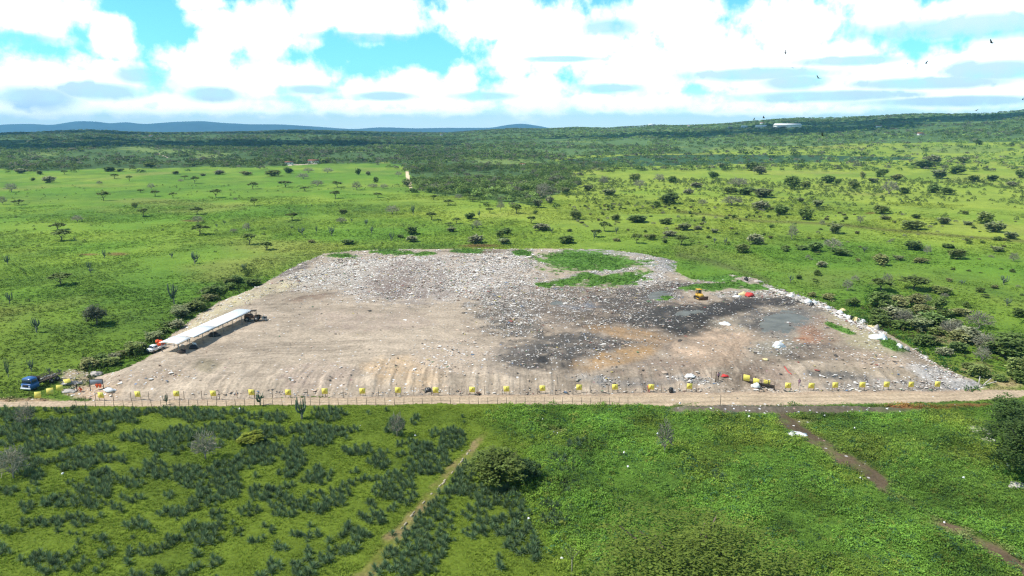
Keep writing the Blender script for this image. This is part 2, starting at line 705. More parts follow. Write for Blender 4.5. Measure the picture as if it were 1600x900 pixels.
def scatter(templates, pos, scale, rotz, cols, zs=None):
    """Merge many small copies into one mesh's arrays. templates: list of (V, faces(n,3), shade(V))."""
    pos = np.asarray(pos, float)
    n = len(pos)
    which = rng.integers(0, len(templates), n)
    VV, FF, CC = [], [], []
    base = 0
    for k, (tv, tf, tsh) in enumerate(templates):
        idx = np.where(which == k)[0]
        if not len(idx):
            continue
        c, s = np.cos(rotz[idx]), np.sin(rotz[idx])
        sc = scale[idx]
        sz = sc if zs is None else zs[idx]
        X = (tv[None, :, 0] * c[:, None] - tv[None, :, 1] * s[:, None]) * sc[:, None] + pos[idx, 0:1]
        Y = (tv[None, :, 0] * s[:, None] + tv[None, :, 1] * c[:, None]) * sc[:, None] + pos[idx, 1:2]
        Z = tv[None, :, 2] * sz[:, None] + pos[idx, 2:3]
        VV.append(np.stack([X, Y, Z], -1).reshape(-1, 3))
        FF.append((tf[None] + (np.arange(len(idx)) * len(tv))[:, None, None] + base).reshape(-1, tf.shape[1]))
        CC.append((cols[idx][:, None, :] * tsh[None, :, None]).reshape(-1, 3))
        base += len(idx) * len(tv)
    return np.concatenate(VV), np.concatenate(FF), np.concatenate(CC)

# ------------------------------------------------------------------ the ground: plan and colours
ROAD_TOP = np.array([(-900, 640), (-300, 631), (0, 628), (150, 627), (300, 624.5), (450, 622), (600, 619), (760, 617), (900, 615), (1050, 613), (1200, 612), (1350, 610.5), (1460, 609.5), (1600, 610), (1900, 608), (2600, 600)], float)
ROAD_BOT = np.array([(-900, 650), (-300, 640), (0, 636.5), (150, 635.5), (300, 634), (450, 633), (600, 631.5), (760, 631), (900, 631), (1050, 634), (1200, 634), (1350, 630.5), (1460, 627.5), (1600, 622), (1900, 618), (2600, 610)], float)
TRACK = [(760, 672), (735, 705), (690, 755), (640, 812), (600, 856), (560, 902), (500, 970)]
MUD_PATH = [(1225, 655), (1262, 682), (1310, 712), (1365, 742), (1395, 770), (1440, 808), (1490, 830), (1550, 858), (1620, 900)]
SAND_TRACK = [(636, 270), (638, 280), (642, 293)]
FOREST = [[(-900, 266), (0, 263), (60, 268), (160, 262), (260, 262), (330, 258), (400, 258), (450, 256), (500, 254), (560, 252), (610, 252), (640, 262), (655, 300), (700, 303), (760, 309), (830, 317), (870, 300), (900, 285), (880, 268), (950, 262), (1010, 262), (870, 252), (880, 243), (1000, 240), (1120, 236), (1200, 229), (1300, 226), (1450, 224), (1600, 220), (2400, 216), (2400, 120), (-900, 120)]]
BRIGHT = [(270, 236, 60, 5), (215, 232, 40, 3), (330, 244, 40, 3), (800, 256, 60, 6), (1180, 234, 120, 4), (1500, 233, 120, 5), (1050, 204, 30, 1.5), (1090, 243, 30, 2), (740, 250, 25, 3), (1340, 202, 30, 1.2), (1260, 222, 60, 1.5), (900, 222, 50, 1.5), (1010, 231, 60, 2), (560, 236, 40, 1.5), (420, 222, 50, 1.2), (60, 240, 40, 2)]

SOIL = S(174, 158, 138)
ROADC = S(192, 171, 143)
GRASS_A = S(107, 143, 48, 0.95)
GRASS_B = S(152, 169, 66, 0.92)
GRASS_D = S(74, 106, 46, 0.92)
LAWN = S(102, 120, 40)
WEED = S(88, 118, 44)

# (x, y, rx, ry, rotation degrees, colour, strength, rubbish)
PATCH = [
    (1010, 520, 250, 80, 6, S(142, 126, 110), 0.75, 0.10),
    (1310, 535, 190, 60, 14, S(152, 138, 118), 0.7, 0.12),
    (1226, 504, 62, 24, -10, S(124, 119, 112), 0.85, 0.1),
    (1030, 463, 34, 13, -10, S(128, 124, 120), 0.8, 0.5),
    (640, 432, 150, 42, 0, S(172, 162, 152), 0.8, 0.95),
    (520, 430, 90, 24, -8, S(180, 172, 158), 0.8, 0.9),
    (780, 430, 70, 48, 0, S(178, 168, 158), 0.8, 1.0),
    (640, 440, 75, 34, 0, S(138, 124, 114), 0.75, 0.5),
    (610, 452, 30, 18, 0, S(126, 112, 104), 0.6, 0.4),
    (850, 470, 85, 34, 10, S(130, 120, 110), 0.8, 0.7),
    (930, 485, 120, 32, 8, S(112, 101, 90), 0.85, 0.42),
    (790, 495, 60, 34, 25, S(110, 104, 96), 0.8, 0.62),
    (880, 545, 115, 27, -6, S(90, 86, 81), 0.9, 0.34),
    (845, 566, 66, 14, 4, S(66, 64, 62), 0.95, 0.2),
    (800, 560, 40, 30, 0, S(120, 112, 104), 0.5, 0.35),
    (980, 520, 60, 10, 8, S(172, 142, 108), 0.8, 0.2),
    (960, 558, 62, 14, -14, S(166, 136, 100), 0.8, 0.15),
    (1010, 455, 90, 14, -8, S(94, 88, 82), 0.85, 0.4),
    (1000, 488, 95, 24, 10, S(92, 86, 80), 0.85, 0.32),
    (1085, 506, 62, 20, 0, S(68, 66, 63), 0.97, 0.10),
    (1130, 482, 75, 14, -10, S(64, 62, 60), 0.98, 0.08),
    (1200, 469, 70, 10, 0, S(76, 73, 70), 0.95, 0.14),
    (1060, 490, 70, 14, -8, S(74, 72, 69), 0.92, 0.18),
    (905, 478, 30, 8, 0, S(128, 128, 130), 0.6, 0.3),
    (1150, 510, 45, 14, 0, S(160, 148, 128), 0.8, 0.25),
    (1120, 545, 75, 34, -14, S(196, 170, 144), 0.8, 0.06),
    (1050, 580, 80, 16, 0, S(168, 148, 130), 0.7, 0.12),
    (1185, 500, 36, 18, 0, S(104, 99, 93), 0.8, 0.15),
    (1262, 524, 26, 15, 0, S(164, 120, 94), 0.8, 0.3),
    (1285, 520, 24, 24, 0, S(140, 116, 98), 0.5, 0.2),
    (1275, 550, 80, 14, 4, S(104, 96, 88), 0.85, 0.16),
    (1210, 545, 40, 14, 0, S(150, 142, 126), 0.7, 0.4),
    (1360, 520, 60, 32, 30, S(168, 158, 126), 0.7, 0.3),
    (1350, 560, 90, 14, 6, S(180, 160, 138), 0.7, 0.28),
    (1310, 586, 60, 7, 4, S(110, 106, 100), 0.7, 0.3),
    (1200, 585, 40, 22, 0, S(150, 132, 116), 0.6, 0.15),
    (1400, 600, 130, 9, 0, S(150, 142, 132), 0.7, 0.6),
    (1470, 588, 50, 12, 14, S(172, 166, 158), 0.8, 0.9),
    (1510, 602, 50, 7, 0, S(150, 146, 140), 0.8, 0.8),
    (940, 594, 50, 8, 6, S(150, 146, 140), 0.8, 0.75),
    (1080, 592, 45, 8, 8, S(150, 146, 138), 0.8, 0.75),
    (1000, 596, 60, 8, 0, S(130, 122, 114), 0.7, 0.3),
    (1030, 412, 40, 12, 10, S(160, 156, 152), 0.9, 0.55),
    (1010, 436, 36, 10, -10, S(164, 158, 152), 0.9, 0.7),
    (950, 395, 90, 5, 2, S(150, 146, 140), 0.9, 0.4),
    (930, 428, 60, 4, -8, S(150, 144, 138), 0.9, 0.6),
    (740, 392, 60, 4, 0, S(120, 104, 88), 0.7, 0.2),
    (465, 416, 48, 8, -27, S(108, 100, 94), 0.9, 0.15),
    (400, 458, 70, 12, -16, S(190, 178, 142), 0.8, 0.25),
    (330, 492, 50, 9, -30, S(184, 172, 138), 0.8, 0.25),
    (490, 466, 46, 6, -8, S(134, 114, 98), 0.75, 0.05),
    (560, 500, 110, 18, 0, S(170, 152, 136), 0.5, 0.02),
    (640, 585, 70, 26, 0, S(194, 168, 136), 0.6, 0.2),
    (720, 560, 60, 30, 0, S(184, 166, 146), 0.6, 0.35),
    (500, 590, 60, 24, 0, S(168, 150, 134), 0.6, 0.2),
    (330, 572, 24, 10, 0, S(150, 138, 116), 0.7, 0.05),
    (230, 590, 70, 14, -6, S(168, 150, 130), 0.5, 0.3),
    (1150, 436, 45, 7, -6, S(172, 156, 140), 0.9, 0.3),
    (1160, 460, 60, 6, 0, S(150, 140, 126), 0.8, 0.8),
]
ISLES = [(915, 409, 72, 16, 0), (905, 402, 62, 8, 0), (960, 437, 52, 9, -8), (885, 441, 24, 6, 0), (920, 433, 26, 7, 0), (815, 394, 14, 5, 0), (735, 392, 30, 4, 0), (610, 393, 30, 3, 0), (535, 399, 22, 3, 0), (665, 396, 20, 3, 0), (1100, 424, 46, 13, 12), (1110, 447, 46, 5, -3), (1180, 448, 26, 4, 0), (1040, 466, 16, 4, 0), (1310, 512, 18, 4, 20), (1395, 540, 24, 6, 20), (850, 445, 14, 4, 0)]
PONDS = [(1222, 503, 40, 14, -12), (1030, 462, 16, 6, -14), (1075, 490, 18, 4, -8), (872, 474, 10, 3.5, 0)]


def ell(px, py, e):
    x, y, rx, ry, rot = e[:5]
    c, s = math.cos(R(rot)), math.sin(R(rot))
    dx, dy = px - x, py - y
    u = (dx * c + dy * s) / rx
    v = (-dx * s + dy * c) / ry
    return np.hypot(u, v)


def plan(x, y, z):
    """Colour (linear), rubbish amount and what each ground point is."""
    px, py = proj(x, y, z)
    n = len(x)
    r = np.hypot(x, y)
    behind = y < 20
    px = np.where(behind, 5000.0, px)
    py = np.where(behind, 1200.0, py)
    nb = fbm(x, y, 14, 4, 31)
    nf = fbm(x, y, 2.2, 4, 32)
    n1 = fbm(x, y, 70, 4, 33)
    n2 = fbm(x, y, 30, 3, 34)
    warp = ppm(np.maximum(y, 30.0))
    wx = px + 0.8 * warp * nb + 0.35 * warp * nf
    wy = py + (0.30 * nb + 0.12 * nf) * warp * CAM_H / np.maximum(r, 60) * 2.2
    # pasture
    col = np.empty((n, 3))
    side = sstep(560, 900, px) * sstep(430, 330, py)
    a = GRASS_A + (GRASS_B * 1.0 - GRASS_A) * np.clip(0.20 + 0.42 * n1 + 0.22 * n2 + 0.75 * side, 0, 1)[:, None]
    dk = np.clip(0.30 * fbm(x, y, 45, 4, 36) + 0.32 * fbm(x, y, 14, 5, 35, 0.65) + 0.16, 0, 0.75) * (1 - 0.35 * side)
    col[:] = a + (GRASS_D - a) * dk[:, None]
    dry = sstep(0.3, 0.85, fbm(x, y, 90, 5, 38)) * 0.5
    col += (S(150, 150, 80) - col) * dry[:, None]
    col *= (1 - 0.30 * sstep(400, 590, py) * sstep(760, 560, px) - 0.16 * sstep(420, 560, py) * sstep(900, 1200, px))[:, None]
    # fields this side of the road
    near = py > 628
    lawn = LAWN + (S(112, 128, 46) - LAWN) * np.clip(0.4 * n2 + 0.25 * nb, 0, 1)[:, None]
    lawn = lawn + (S(66, 86, 32) - lawn) * np.clip(0.45 * fbm(x, y, 8, 4, 41) - 0.05, 0, 0.6)[:, None]
    weed = WEED + (S(98, 126, 50) - WEED) * np.clip(0.5 * n2 + 0.3 * nb, 0, 0.8)[:, None]
    weed = weed + (S(56, 80, 36) - weed) * np.clip(0.5 * fbm(x, y, 4, 4, 42), 0, 0.7)[:, None]
    wr = sstep(745, 870, px + 40 * nb - np.maximum(py - 690, 0) * 0.55)
    fld = lawn + (weed - lawn) * wr[:, None]
    k = near & ~behind
    col[k] = fld[k]
    col[behind] = weed[behind]
    # far woodland floor, fields between
    fr = np.zeros(n, bool)
    fx = px + 14 * fbm(x, y, 110, 4, 51)
    fy = py + 5 * fbm(x, y, 120, 4, 52) * np.clip(900 / np.maximum(r, 300), 0.3, 1.5)
    far = (r > 380) & ~behind
    for pg in FOREST:
        fr |= far & in_poly(fx, fy, pg)
    fcol = 1.45 * (S(60, 80, 44) + 0.4 * S(60, 74, 46) * sstep(620, 950, px)[:, None]) + (S(72, 92, 52) - S(48, 68, 42)) * np.clip(0.5 + 0.6 * fbm(x, y, 300, 4, 53), 0, 1)[:, None]
    col[fr] = fcol[fr]
    for (bx, by, rx, ry) in BRIGHT:
        k2 = sstep(1.0, 0.7, np.hypot((fx - bx) / rx, (fy - by) / ry)) * far
        col += (S(122, 140, 72) - col) * (0.8 * k2)[:, None]
        fr &= k2 < 0.4
    # belt of sisal rows far out
    belt = far & in_poly(fx, py, [(868, 256), (900, 248), (1000, 243), (1130, 241), (1300, 243), (1440, 246), (1420, 250), (1250, 254), (1000, 260), (930, 262)])
    col[belt] = S(66, 94, 62) * (1 + 0.15 * np.sin(y[belt] * 0.5)[:, None])
    fr &= ~belt
    # cart ruts and worn marks in the pasture
    rut = np.exp(-(seg_dist(wx, wy, [(1060, 330), (1180, 345), (1320, 352), (1450, 365), (1600, 378)]) / 2.2) ** 2) * far
    col += (S(96, 92, 54) - col) * (0.7 * rut)[:, None]
    rut2 = np.exp(-(seg_dist(wx, wy, [(1060, 398), (1110, 408), (1160, 425), (1200, 440)]) / 5) ** 2)
    col += (S(92, 96, 60) - col) * (0.6 * rut2)[:, None]
    for (bx, by, rx, ry) in ((185, 398, 24, 3), (140, 398, 20, 2), (1360, 333, 12, 1.5), (300, 345, 25, 2), (750, 384, 40, 4)):
        k2 = sstep(1.1, 0.3, np.hypot((wx - bx) / rx, (wy - by) / ry))
        col += (S(128, 94, 66) - col) * (0.75 * k2)[:, None]
    rub = np.zeros(n)
    # the dump
    dump = in_poly(wx, wy, DUMP_PX) & ~behind & (r < 420)
    dc = np.broadcast_to(SOIL, (n, 3)).copy()
    dc *= (1 + 0.17 * fbm(x, y * 3, 6, 5, 61) + 0.10 * n2 + 0.10 * fbm(x * 0.5, y * 2.5, 1.6, 3, 63))[:, None]
    dr = np.full(n, 0.04)
    w2x = px + 1.6 * warp * nb + 0.5 * warp * nf
    w2y = py + (0.55 * nb + 0.2 * nf) * warp * 0.45
    for pt in PATCH:
        e = ell(w2x, w2y, pt)
        m = sstep(1.25, 0.55, e) * pt[6]
        m = np.clip(m + (0.45 * nf + 0.3 * n2) * (m > 0.02) * (m < 0.98), 0, 1)
        dc += (pt[5] - dc) * m[:, None]
        dr += (pt[7] - dr) * m
    # rain gullies on the slope above the fence
    gul = sstep(545, 600, py) * dump
    dc *= (1 + gul * 0.22 * fbm(x * 3 + nb * 2, y * 0.35, 3.2, 4, 62))[:, None]
    # wheel marks
    for path, wd in (([(1140, 612), (1150, 580), (1130, 548), (1080, 530), (1000, 515), (900, 500)], 2.0), ([(1160, 612), (1165, 575), (1150, 540), (1120, 515), (1090, 500)], 2.0), ([(1150, 600), (1120, 560), (1040, 575), (960, 585)], 2.2), ([(1165, 590), (1200, 560), (1290, 552), (1380, 558)], 1.8), ([(1120, 610), (1128, 580), (1150, 550), (1180, 520), (1230, 485), (1290, 480)], 1.8), ([(420, 470), (480, 455), (540, 448)], 1.2), ([(300, 560), (420, 545), (560, 540)], 1.2)):
        dd = seg_dist(w2x * 1.0, w2y, path)
        for off in (0.0, 5.0, 9.0):
            dc *= (1 - 0.22 * np.exp(-((dd - off) / wd) ** 2))[:, None]
    isl = np.zeros(n)
    for e in ISLES:
        isl = np.maximum(isl, sstep(1.25, 0.85, ell(w2x, w2y, e) + 0.4 * nf + 0.25 * nb))
    gi = S(98, 136, 56) + (S(66, 100, 40) - S(86, 122, 52)) * np.clip(0.5 + nf, 0, 1)[:, None]
    dc += (gi - dc) * isl[:, None]
    dr *= 1 - 0.85 * isl
    col[dump] = dc[dump]
    rub[dump] = dr[dump]
    isl_g = isl * dump
    # bare ground by the parked truck and the verge of spoil under the road
    for (bx, by, rx, ry, cc, q, rb) in ((40, 628, 60, 7, S(178, 152, 122), 0.85, 0.05), (120, 590, 26, 12, S(170, 150, 128), 0.8, 0.5), (150, 612, 40, 14, S(184, 160, 134), 0.9, 0.25), (1240, 641, 190, 7, S(104, 94, 82), 0.95, 0.35), (1130, 640, 90, 6, S(116, 106, 94), 0.9, 0.35), (1430, 636, 60, 4, S(134, 82, 56), 0.8, 0.1), (1510, 632, 40, 3, S(140, 88, 60), 0.7, 0.1), (1440, 615, 60, 6, S(150, 136, 120), 0.6, 0.4), (1560, 600, 26, 18, S(150, 150, 92), 0.5, 0.0), (865, 672, 14, 5, S(110, 92, 70), 0.7, 0.3), (1250, 660, 30, 6, S(130, 130, 80), 0.6, 0.2), (1580, 602, 30, 12, S(176, 156, 116), 0.6, 0.0), (1530, 580, 22, 14, S(150, 132, 100), 0.5, 0.0), (1490, 530, 30, 10, S(140, 122, 96), 0.5, 0.0)):
        m = sstep(1.25, 0.6, np.hypot((w2x - bx) / rx, (w2y - by) / ry)) * q * ~behind
        m = np.clip(m + 0.3 * nf * (m > 0.03) * (m < 0.9), 0, 1)
        col += (cc - col) * m[:, None]
        rub += (rb - rub) * m
    # road
    rt = np.interp(wx * 0.3 + px * 0.7, ROAD_TOP[:, 0], ROAD_TOP[:, 1])
    rb_ = np.interp(px, ROAD_BOT[:, 0], ROAD_BOT[:, 1])
    ey = py + 1.6 * nb + 1.0 * nf
    road = (ey > rt) & (ey < rb_) & ~behind
    fr_ = (ey - rt) / np.maximum(rb_ - rt, 1)
    rc = ROADC * (1 + 0.10 * fbm(x * 0.25, y, 1.2, 4, 71) + 0.06 * n2)[:, None]
    rc *= (1 - (0.22 + 0.12 * n2) * np.exp(-((fr_ - 0.35 - 0.05 * n1) / 0.06) ** 2) - (0.22 - 0.12 * n2) * np.exp(-((fr_ - 0.68 - 0.05 * n1) / 0.06) ** 2))[:, None]
    rc += (S(160, 138, 118) - rc) * np.clip(sstep(0.28, 0.0, fr_) * 0.7 + sstep(0.85, 1.0, fr_) * 0.4, 0, 1)[:, None]
    col[road] = rc[road]
    rub[road] = 0.03
    # path between the sisal plots, mud path, sand track
    td = seg_dist(wx, wy, TRACK)
    tw = 4.5 + (py - 670) * 0.05
    tm = sstep(1.25, 0.45, td / np.maximum(tw, 2)) * near * sstep(668, 690, py)
    tc_ = S(126, 118, 66) + (S(146, 124, 92) - S(126, 118, 66)) * np.clip(0.5 + nf * 0.9, 0, 1)[:, None]
    col += (tc_ - col) * (0.8 * tm * np.clip(0.75 + 0.5 * nf, 0.2, 1))[:, None]
    md = seg_dist(wx, wy, MUD_PATH)
    gap = 1 - 0.7 * sstep(1380, 1395, px) * sstep(1475, 1440, px)
    mm = sstep(1.3, 0.4, md / 11) * near * gap
    mm = np.clip(mm + 0.5 * nf * (mm > 0.03) + 0.3 * nb * (mm > 0.03), 0, 1)
    mc = S(116, 100, 78) + (S(82, 72, 56) - S(116, 100, 78)) * np.clip(0.5 + nb, 0, 1)[:, None]
    col += (mc - col) * mm[:, None]
    rub = np.maximum(rub, 0.12 * mm)
    sd = seg_dist(px, py, SAND_TRACK)
    sm = far & (sd < 2.6)
    col[sm] = S(226, 204, 168)
    for pts, wd in (([(248, 240), (262, 246)], 0.9), ([(450, 258), (495, 256)], 0.8)):
        s2 = far & (seg_dist(px, py, pts) < wd)
        col[s2] = S(205, 192, 165)
    pond = np.zeros(n, bool)
    for e in PONDS:
        pond |= dump & (ell(w2x, w2y, e) + 0.35 * nf + 0.3 * nb < 1)
    kind = np.zeros(n, np.int8)           # 0 pasture 1 dump 2 road 3 pond 4 path
    kind[dump] = 1
    kind[road] = 2
    kind[pond] = 3
    kind[(tm > 0.55) | (mm > 0.6) | sm] = 4
    return dict(px=px, py=py, col=np.clip(col, 0, 0.85), rub=np.clip(rub, 0, 1), kind=kind, forest=fr, isl=isl_g, tm=tm, mm=mm, dump=dump, road=road, wr=wr)


def build_ground():
    rr = [4, 9, 16, 25, 35, 45, 54, 60]
    while rr[-1] < 16000:
        r0 = rr[-1]
        rr.append(r0 + max(0.16, min(1.1 * (r0 * r0 + 2500) / (CAM_H * F), 0.011 * r0)))
    rr = np.array(rr)
    fine = np.radians(np.arange(-44, 44.001, 0.062))
    coarse = np.radians(np.arange(48, 314, 4.0))
    th = np.concatenate([fine, coarse])
    nr, nt_ = len(rr), len(th)
    RR, TH = np.meshgrid(rr, th, indexing='ij')
    x = (RR * np.sin(TH)).ravel()
    y = (RR * np.cos(TH)).ravel()
    z = height(x, y)
    pl = plan(x, y, z)
    # small relief
    r = np.hypot(x, y)
    rel = 0.10 * fbm(x, y, 3.0, 4, 81) * sstep(400, 250, r) + 0.5 * sstep(150, 400, r) * fbm(x, y, 40, 3, 82) * sstep(3000, 1500, r)
    amp = np.where(pl['kind'] == 0, 1.0, np.where(pl['kind'] == 1, 0.9, np.where(pl['kind'] == 4, 0.7, 0.25)))
    amp = np.where(pl['kind'] == 3, 0.0, amp)
    z2 = z + rel * amp + 0.16 * pl['rub'] * fbm(x, y, 1.5, 3, 83) - 0.02
    z2 += np.where(pl['kind'] == 1, 0.22 * sstep(545, 600, pl['py']) * fbm(x * 3, y * 0.35, 3.2, 4, 62), 0)
    # spoil ridge along the road's lower verge
    sr = np.exp(-((pl['py'] - 640) / 3.5) ** 2) * sstep(1030, 1080, pl['px']) * sstep(1460, 1380, pl['px']) * (y > 20)
    z2 += 0.55 * sr * (0.8 + 0.6 * fbm(x, y, 2.0, 3, 84))
    i = np.arange(nr - 1)[:, None] * nt_
    j = np.arange(nt_)[None, :]
    jn = (j + 1) % nt_
    q = np.stack([i + j, i + nt_ + j, i + nt_ + jn, i + jn], -1).reshape(-1, 4)[:, ::-1]
    V = np.stack([x, y, z2], -1)
    V = np.concatenate([V, [[0, 0, 0]]])
    col = np.concatenate([pl['col'], [pl['col'][0]]])
    rub = np.concatenate([pl['rub'], [0]])
    fan = np.stack([np.full(nt_, len(V) - 1), (np.arange(nt_) + 1) % nt_, np.arange(nt_)], -1)[:, ::-1]
    fk = pl['kind'][q[:, 0]]
    gm = ground_mat()
    wm = mat('pond_water', S(112, 110, 100), rough=0.5, var=0.22, scale=0.35, bump=0.25)
    for k, nm in ((0, 'ground'), (1, 'landfill_ground'), (2, 'road'), (3, 'pond_water'), (4, 'path')):
        f = q[fk == k]
        if not len(f):
            continue
        used, inv = np.unique(f, return_inverse=True)
        fs = [inv.reshape(f.shape)]
        vv, cc, rb = V[used], col[used], rub[used]
        if k == 0:
            n0 = len(vv)
            # the disc under the camera
            vv = np.concatenate([vv, V[:nt_], V[-1:]])
            cc = np.concatenate([cc, col[:nt_], col[-1:]])
            rb = np.concatenate([rb, rub[:nt_], rub[-1:]])
            ff = np.where(fan == len(V) - 1, nt_, fan) + n0
            fs.append(ff)
        me = mesh_np(nm, vv, fs, cc, smooth=True)
        at = me.attributes.new('rub', 'FLOAT', 'POINT')
        at.data.foreach_set('value', np.ascontiguousarray(rb, np.float32))
        o = link(nm, me, wm if k == 3 else gm)
        o['kind'] = 'structure'


build_ground()


def build_mountains():
    prof = np.array([(-900, 200), (-500, 196), (-200, 193), (0, 197), (30, 194), (70, 193), (100, 195), (140, 189), (175, 190), (185, 193), (215, 191), (240, 194), (290, 190), (330, 189), (360, 192), (400, 194), (450, 194), (500, 197), (540, 200), (560, 201), (600, 198), (650, 200), (700, 199), (770, 199), (790, 195), (815, 192.5), (840, 196), (860, 200), (900, 204)], float)
    far = np.array([(1380, 186), (1420, 182), (1450, 178.6), (1470, 179), (1490, 178), (1510, 180), (1540, 184), (1580, 188)], float)
    for nm, pr, D in (('mountains', prof, 13000.0), ('distant_mountains', far, 15000.0)):
        pxs = np.arange(pr[0, 0], pr[-1, 0], 3.0)
        ys = np.interp(pxs, pr[:, 0], pr[:, 1])
        ker = np.ones(7) / 7
        ys = np.convolve(np.pad(ys, 3, 'edge'), ker, 'valid')
        zt = CAM_H + (HORIZON - ys) * D / F
        us = np.linspace(-1, 1, 25)
        V = []
        for u in us:
            d = D + u * 1400
            prof_u = np.cos(u * math.pi / 2) ** 1.3
            X = (pxs - 800) / F * d
            Y = np.full_like(X, d * 1.0)
            Z = zt * prof_u * (1 + 0.10 * fbm(X, Y, 900, 4, 91) * (1 - prof_u * 0.7)) - 10
            V.append(np.stack([X, Y, Z], -1))
        V = np.concatenate(V)
        n = len(pxs)
        f = [(a * n + b, a * n + b + 1, (a + 1) * n + b + 1, (a + 1) * n + b) for a in range(len(us) - 1) for b in range(n - 1)]
        me = mesh_np(nm, V, [np.array(f)], None, True)
        o = link(nm, me, mat('mountain_scrub', S(50, 66, 56), rough=1.0, var=0.35, scale=0.002))
        o['kind'] = 'structure'


build_mountains()


def build_haze():
    b = MB()
    b.box((0, 0, 160), (33500, 33500, 440))
    m = bpy.data.materials.new('haze_air')
    m.use_nodes = True
    nt = m.node_tree
    nt.nodes.clear()
    o_ = nt.nodes.new('ShaderNodeOutputMaterial')
    v = nt.nodes.new('ShaderNodeVolumePrincipled')
    v.inputs['Color'].default_value = (0.22, 0.58, 1.0, 1)
    v.inputs['Density'].default_value = 6.4e-5
    v.inputs['Anisotropy'].default_value = 0.0
    nt.links.new(v.outputs[0], o_.inputs['Volume'])
    o = b.build('haze', m)
    o['kind'] = 'stuff'
    tag(o, 'thin bluish air over the whole plain', 'haze')


build_haze()


def shade_clouds():
    """Unseen clouds high over the far plain, added above the view to shade it."""
    m, nt, b = new_mat('shade_cloud_body')
    b.inputs['Base Color'].default_value = (0.9, 0.9, 0.9, 1)
    b.inputs['Roughness'].default_value = 1.0
    rg = np.random.default_rng(3)
    H = 1150.0
    for (tx, ty, rx, ry) in ((-900, 1750, 750, 260), (800, 2050, 650, 170), (1500, 2350, 750, 200), (3150, 3400, 900, 260), (-1300, 2700, 900, 220)):
        c = np.array([tx, ty, 0]) + np.array(sun_dir) / sun_dir[2] * H
        mb = MB()
        for i in range(26):
            a = rg.uniform(0, 6.283)
            q = math.sqrt(rg.uniform(0, 1))
            k = 1.15 - 0.6 * q
            mb.lump((q * math.cos(a) * rx, q * math.sin(a) * ry, rg.uniform(0, 60) * k), (0.28 * rx * k, 0.34 * ry * k, 95 * k), int(rg.integers(1e6)), 0.3, 18, 10, zmin=-0.4)
        o = mb.build('cloud', m, None, c, True)  # out-of-view cloud added for the shadow it drops on the plain
        o['kind'] = 'structure'


shade_clouds()

# ------------------------------------------------------------------ leaf and blade shapes
def quads(c, a, b):
    """Quads centred on c spanned by half vectors a, b: (n,3) each."""
    V = np.stack([c - a - b, c + a - b, c + a + b, c - a + b], 1).reshape(-1, 3)
    n = len(c)
    f = np.arange(4 * n).reshape(n, 4)
    return V, f


def rand_frame(n, rg, up=0.5):
    nrm = rg.normal(size=(n, 3))
    nrm /= np.linalg.norm(nrm, axis=1, keepdims=True)
    nrm[:, 2] = np.abs(nrm[:, 2]) + up
    nrm /= np.linalg.norm(nrm, axis=1, keepdims=True)
    t = rg.normal(size=(n, 3))
    a = np.cross(nrm, t)
    a /= np.linalg.norm(a, axis=1, keepdims=True) + 1e-9
    b = np.cross(nrm, a)
    return a, b, nrm


def blade_tuft(nb, h, spread, w, seed):
    rg = np.random.default_rng(seed)
    V, Fc, sh = [], [], []
    for i in range(nb):
        a = rg.uniform(0, 6.283)
        r0 = rg.uniform(0, spread * 0.6)
        d = np.array([math.cos(a), math.sin(a), 0])
        s = np.array([-math.sin(a), math.cos(a), 0])
        b0 = d * r0
        tip = d * (r0 + rg.uniform(0.3, 1) * spread) + np.array([0, 0, h * rg.uniform(0.6, 1.15)])
        k = len(V)
        V += [b0 - s * w, b0 + s * w, tip]
        Fc.append((k, k + 1, k + 2))
        sh += [rg.uniform(0.75, 1.25)] * 3
    return np.array(V), np.array(Fc), np.array(sh)


def leaf_clump(nl, rad, h, ls, seed):
    """Weedy clump: leaves over a low dome, as triangles."""
    rg = np.random.default_rng(seed)
    th = rg.uniform(0, 6.283, nl)
    rr = np.sqrt(rg.uniform(0, 1, nl)) * rad
    z = h * (1 - (rr / rad) ** 2) * rg.uniform(0.55, 1.1, nl)
    c = np.stack([rr * np.cos(th), rr * np.sin(th), z], 1)
    a, b, nrm = rand_frame(nl, rg, 0.9)
    s = ls * rg.uniform(0.6, 1.3, (nl, 1))
    V = np.stack([c - a * s, c + a * s * 0.6 - b * s * 0.7, c + a * s * 0.8 + b * s * 0.7], 1).reshape(-1, 3)
    return V, np.arange(3 * nl).reshape(nl, 3), np.repeat(rg.uniform(0.7, 1.3, nl), 3)


def agave(seed):
    rg = np.random.default_rng(seed)
    V, Fc, sh = [], [], []
    n = 30
    for i in range(n):
        a = i * 2.39996 + rg.uniform(-0.2, 0.2)
        el = R(18 + 66 * (i / n) + rg.uniform(-6, 6))
        ln = rg.uniform(0.85, 1.1)
        d = np.array([math.cos(a) * math.cos(el), math.sin(a) * math.cos(el), math.sin(el)])
        s = np.array([-math.sin(a), math.cos(a), 0])
        k = len(V)
        base = np.array([0, 0, 0.06 + 0.25 * i / n])
        p1 = base + d * ln * 0.45
        p2 = base + d * ln + np.array([0, 0, -0.10 * math.cos(el)])
        V += [base - s * 0.035, base + s * 0.035, p1 - s * 0.06, p1 + s * 0.06, p2]
        Fc += [(k, k + 1, k + 3), (k, k + 3, k + 2), (k + 2, k + 3, k + 4)]
        sh += [rg.uniform(0.75, 1.3)] * 5
    return np.array(V), np.array(Fc), np.array(sh)


# ------------------------------------------------------------------ ground cover
LEAF = attr_mat('leaf_surface', 0.75, 0.35)
BLADE = attr_mat('grass_blades', 0.8, 0.2)


def stuff(name, arrs, material, label, cat):
    V, Fc, C = arrs
    o = link(name, mesh_np(name, V, [Fc], np.clip(C, 0, 0.9)), material)
    o['kind'] = 'stuff'
    tag(o, label, cat)
    return o


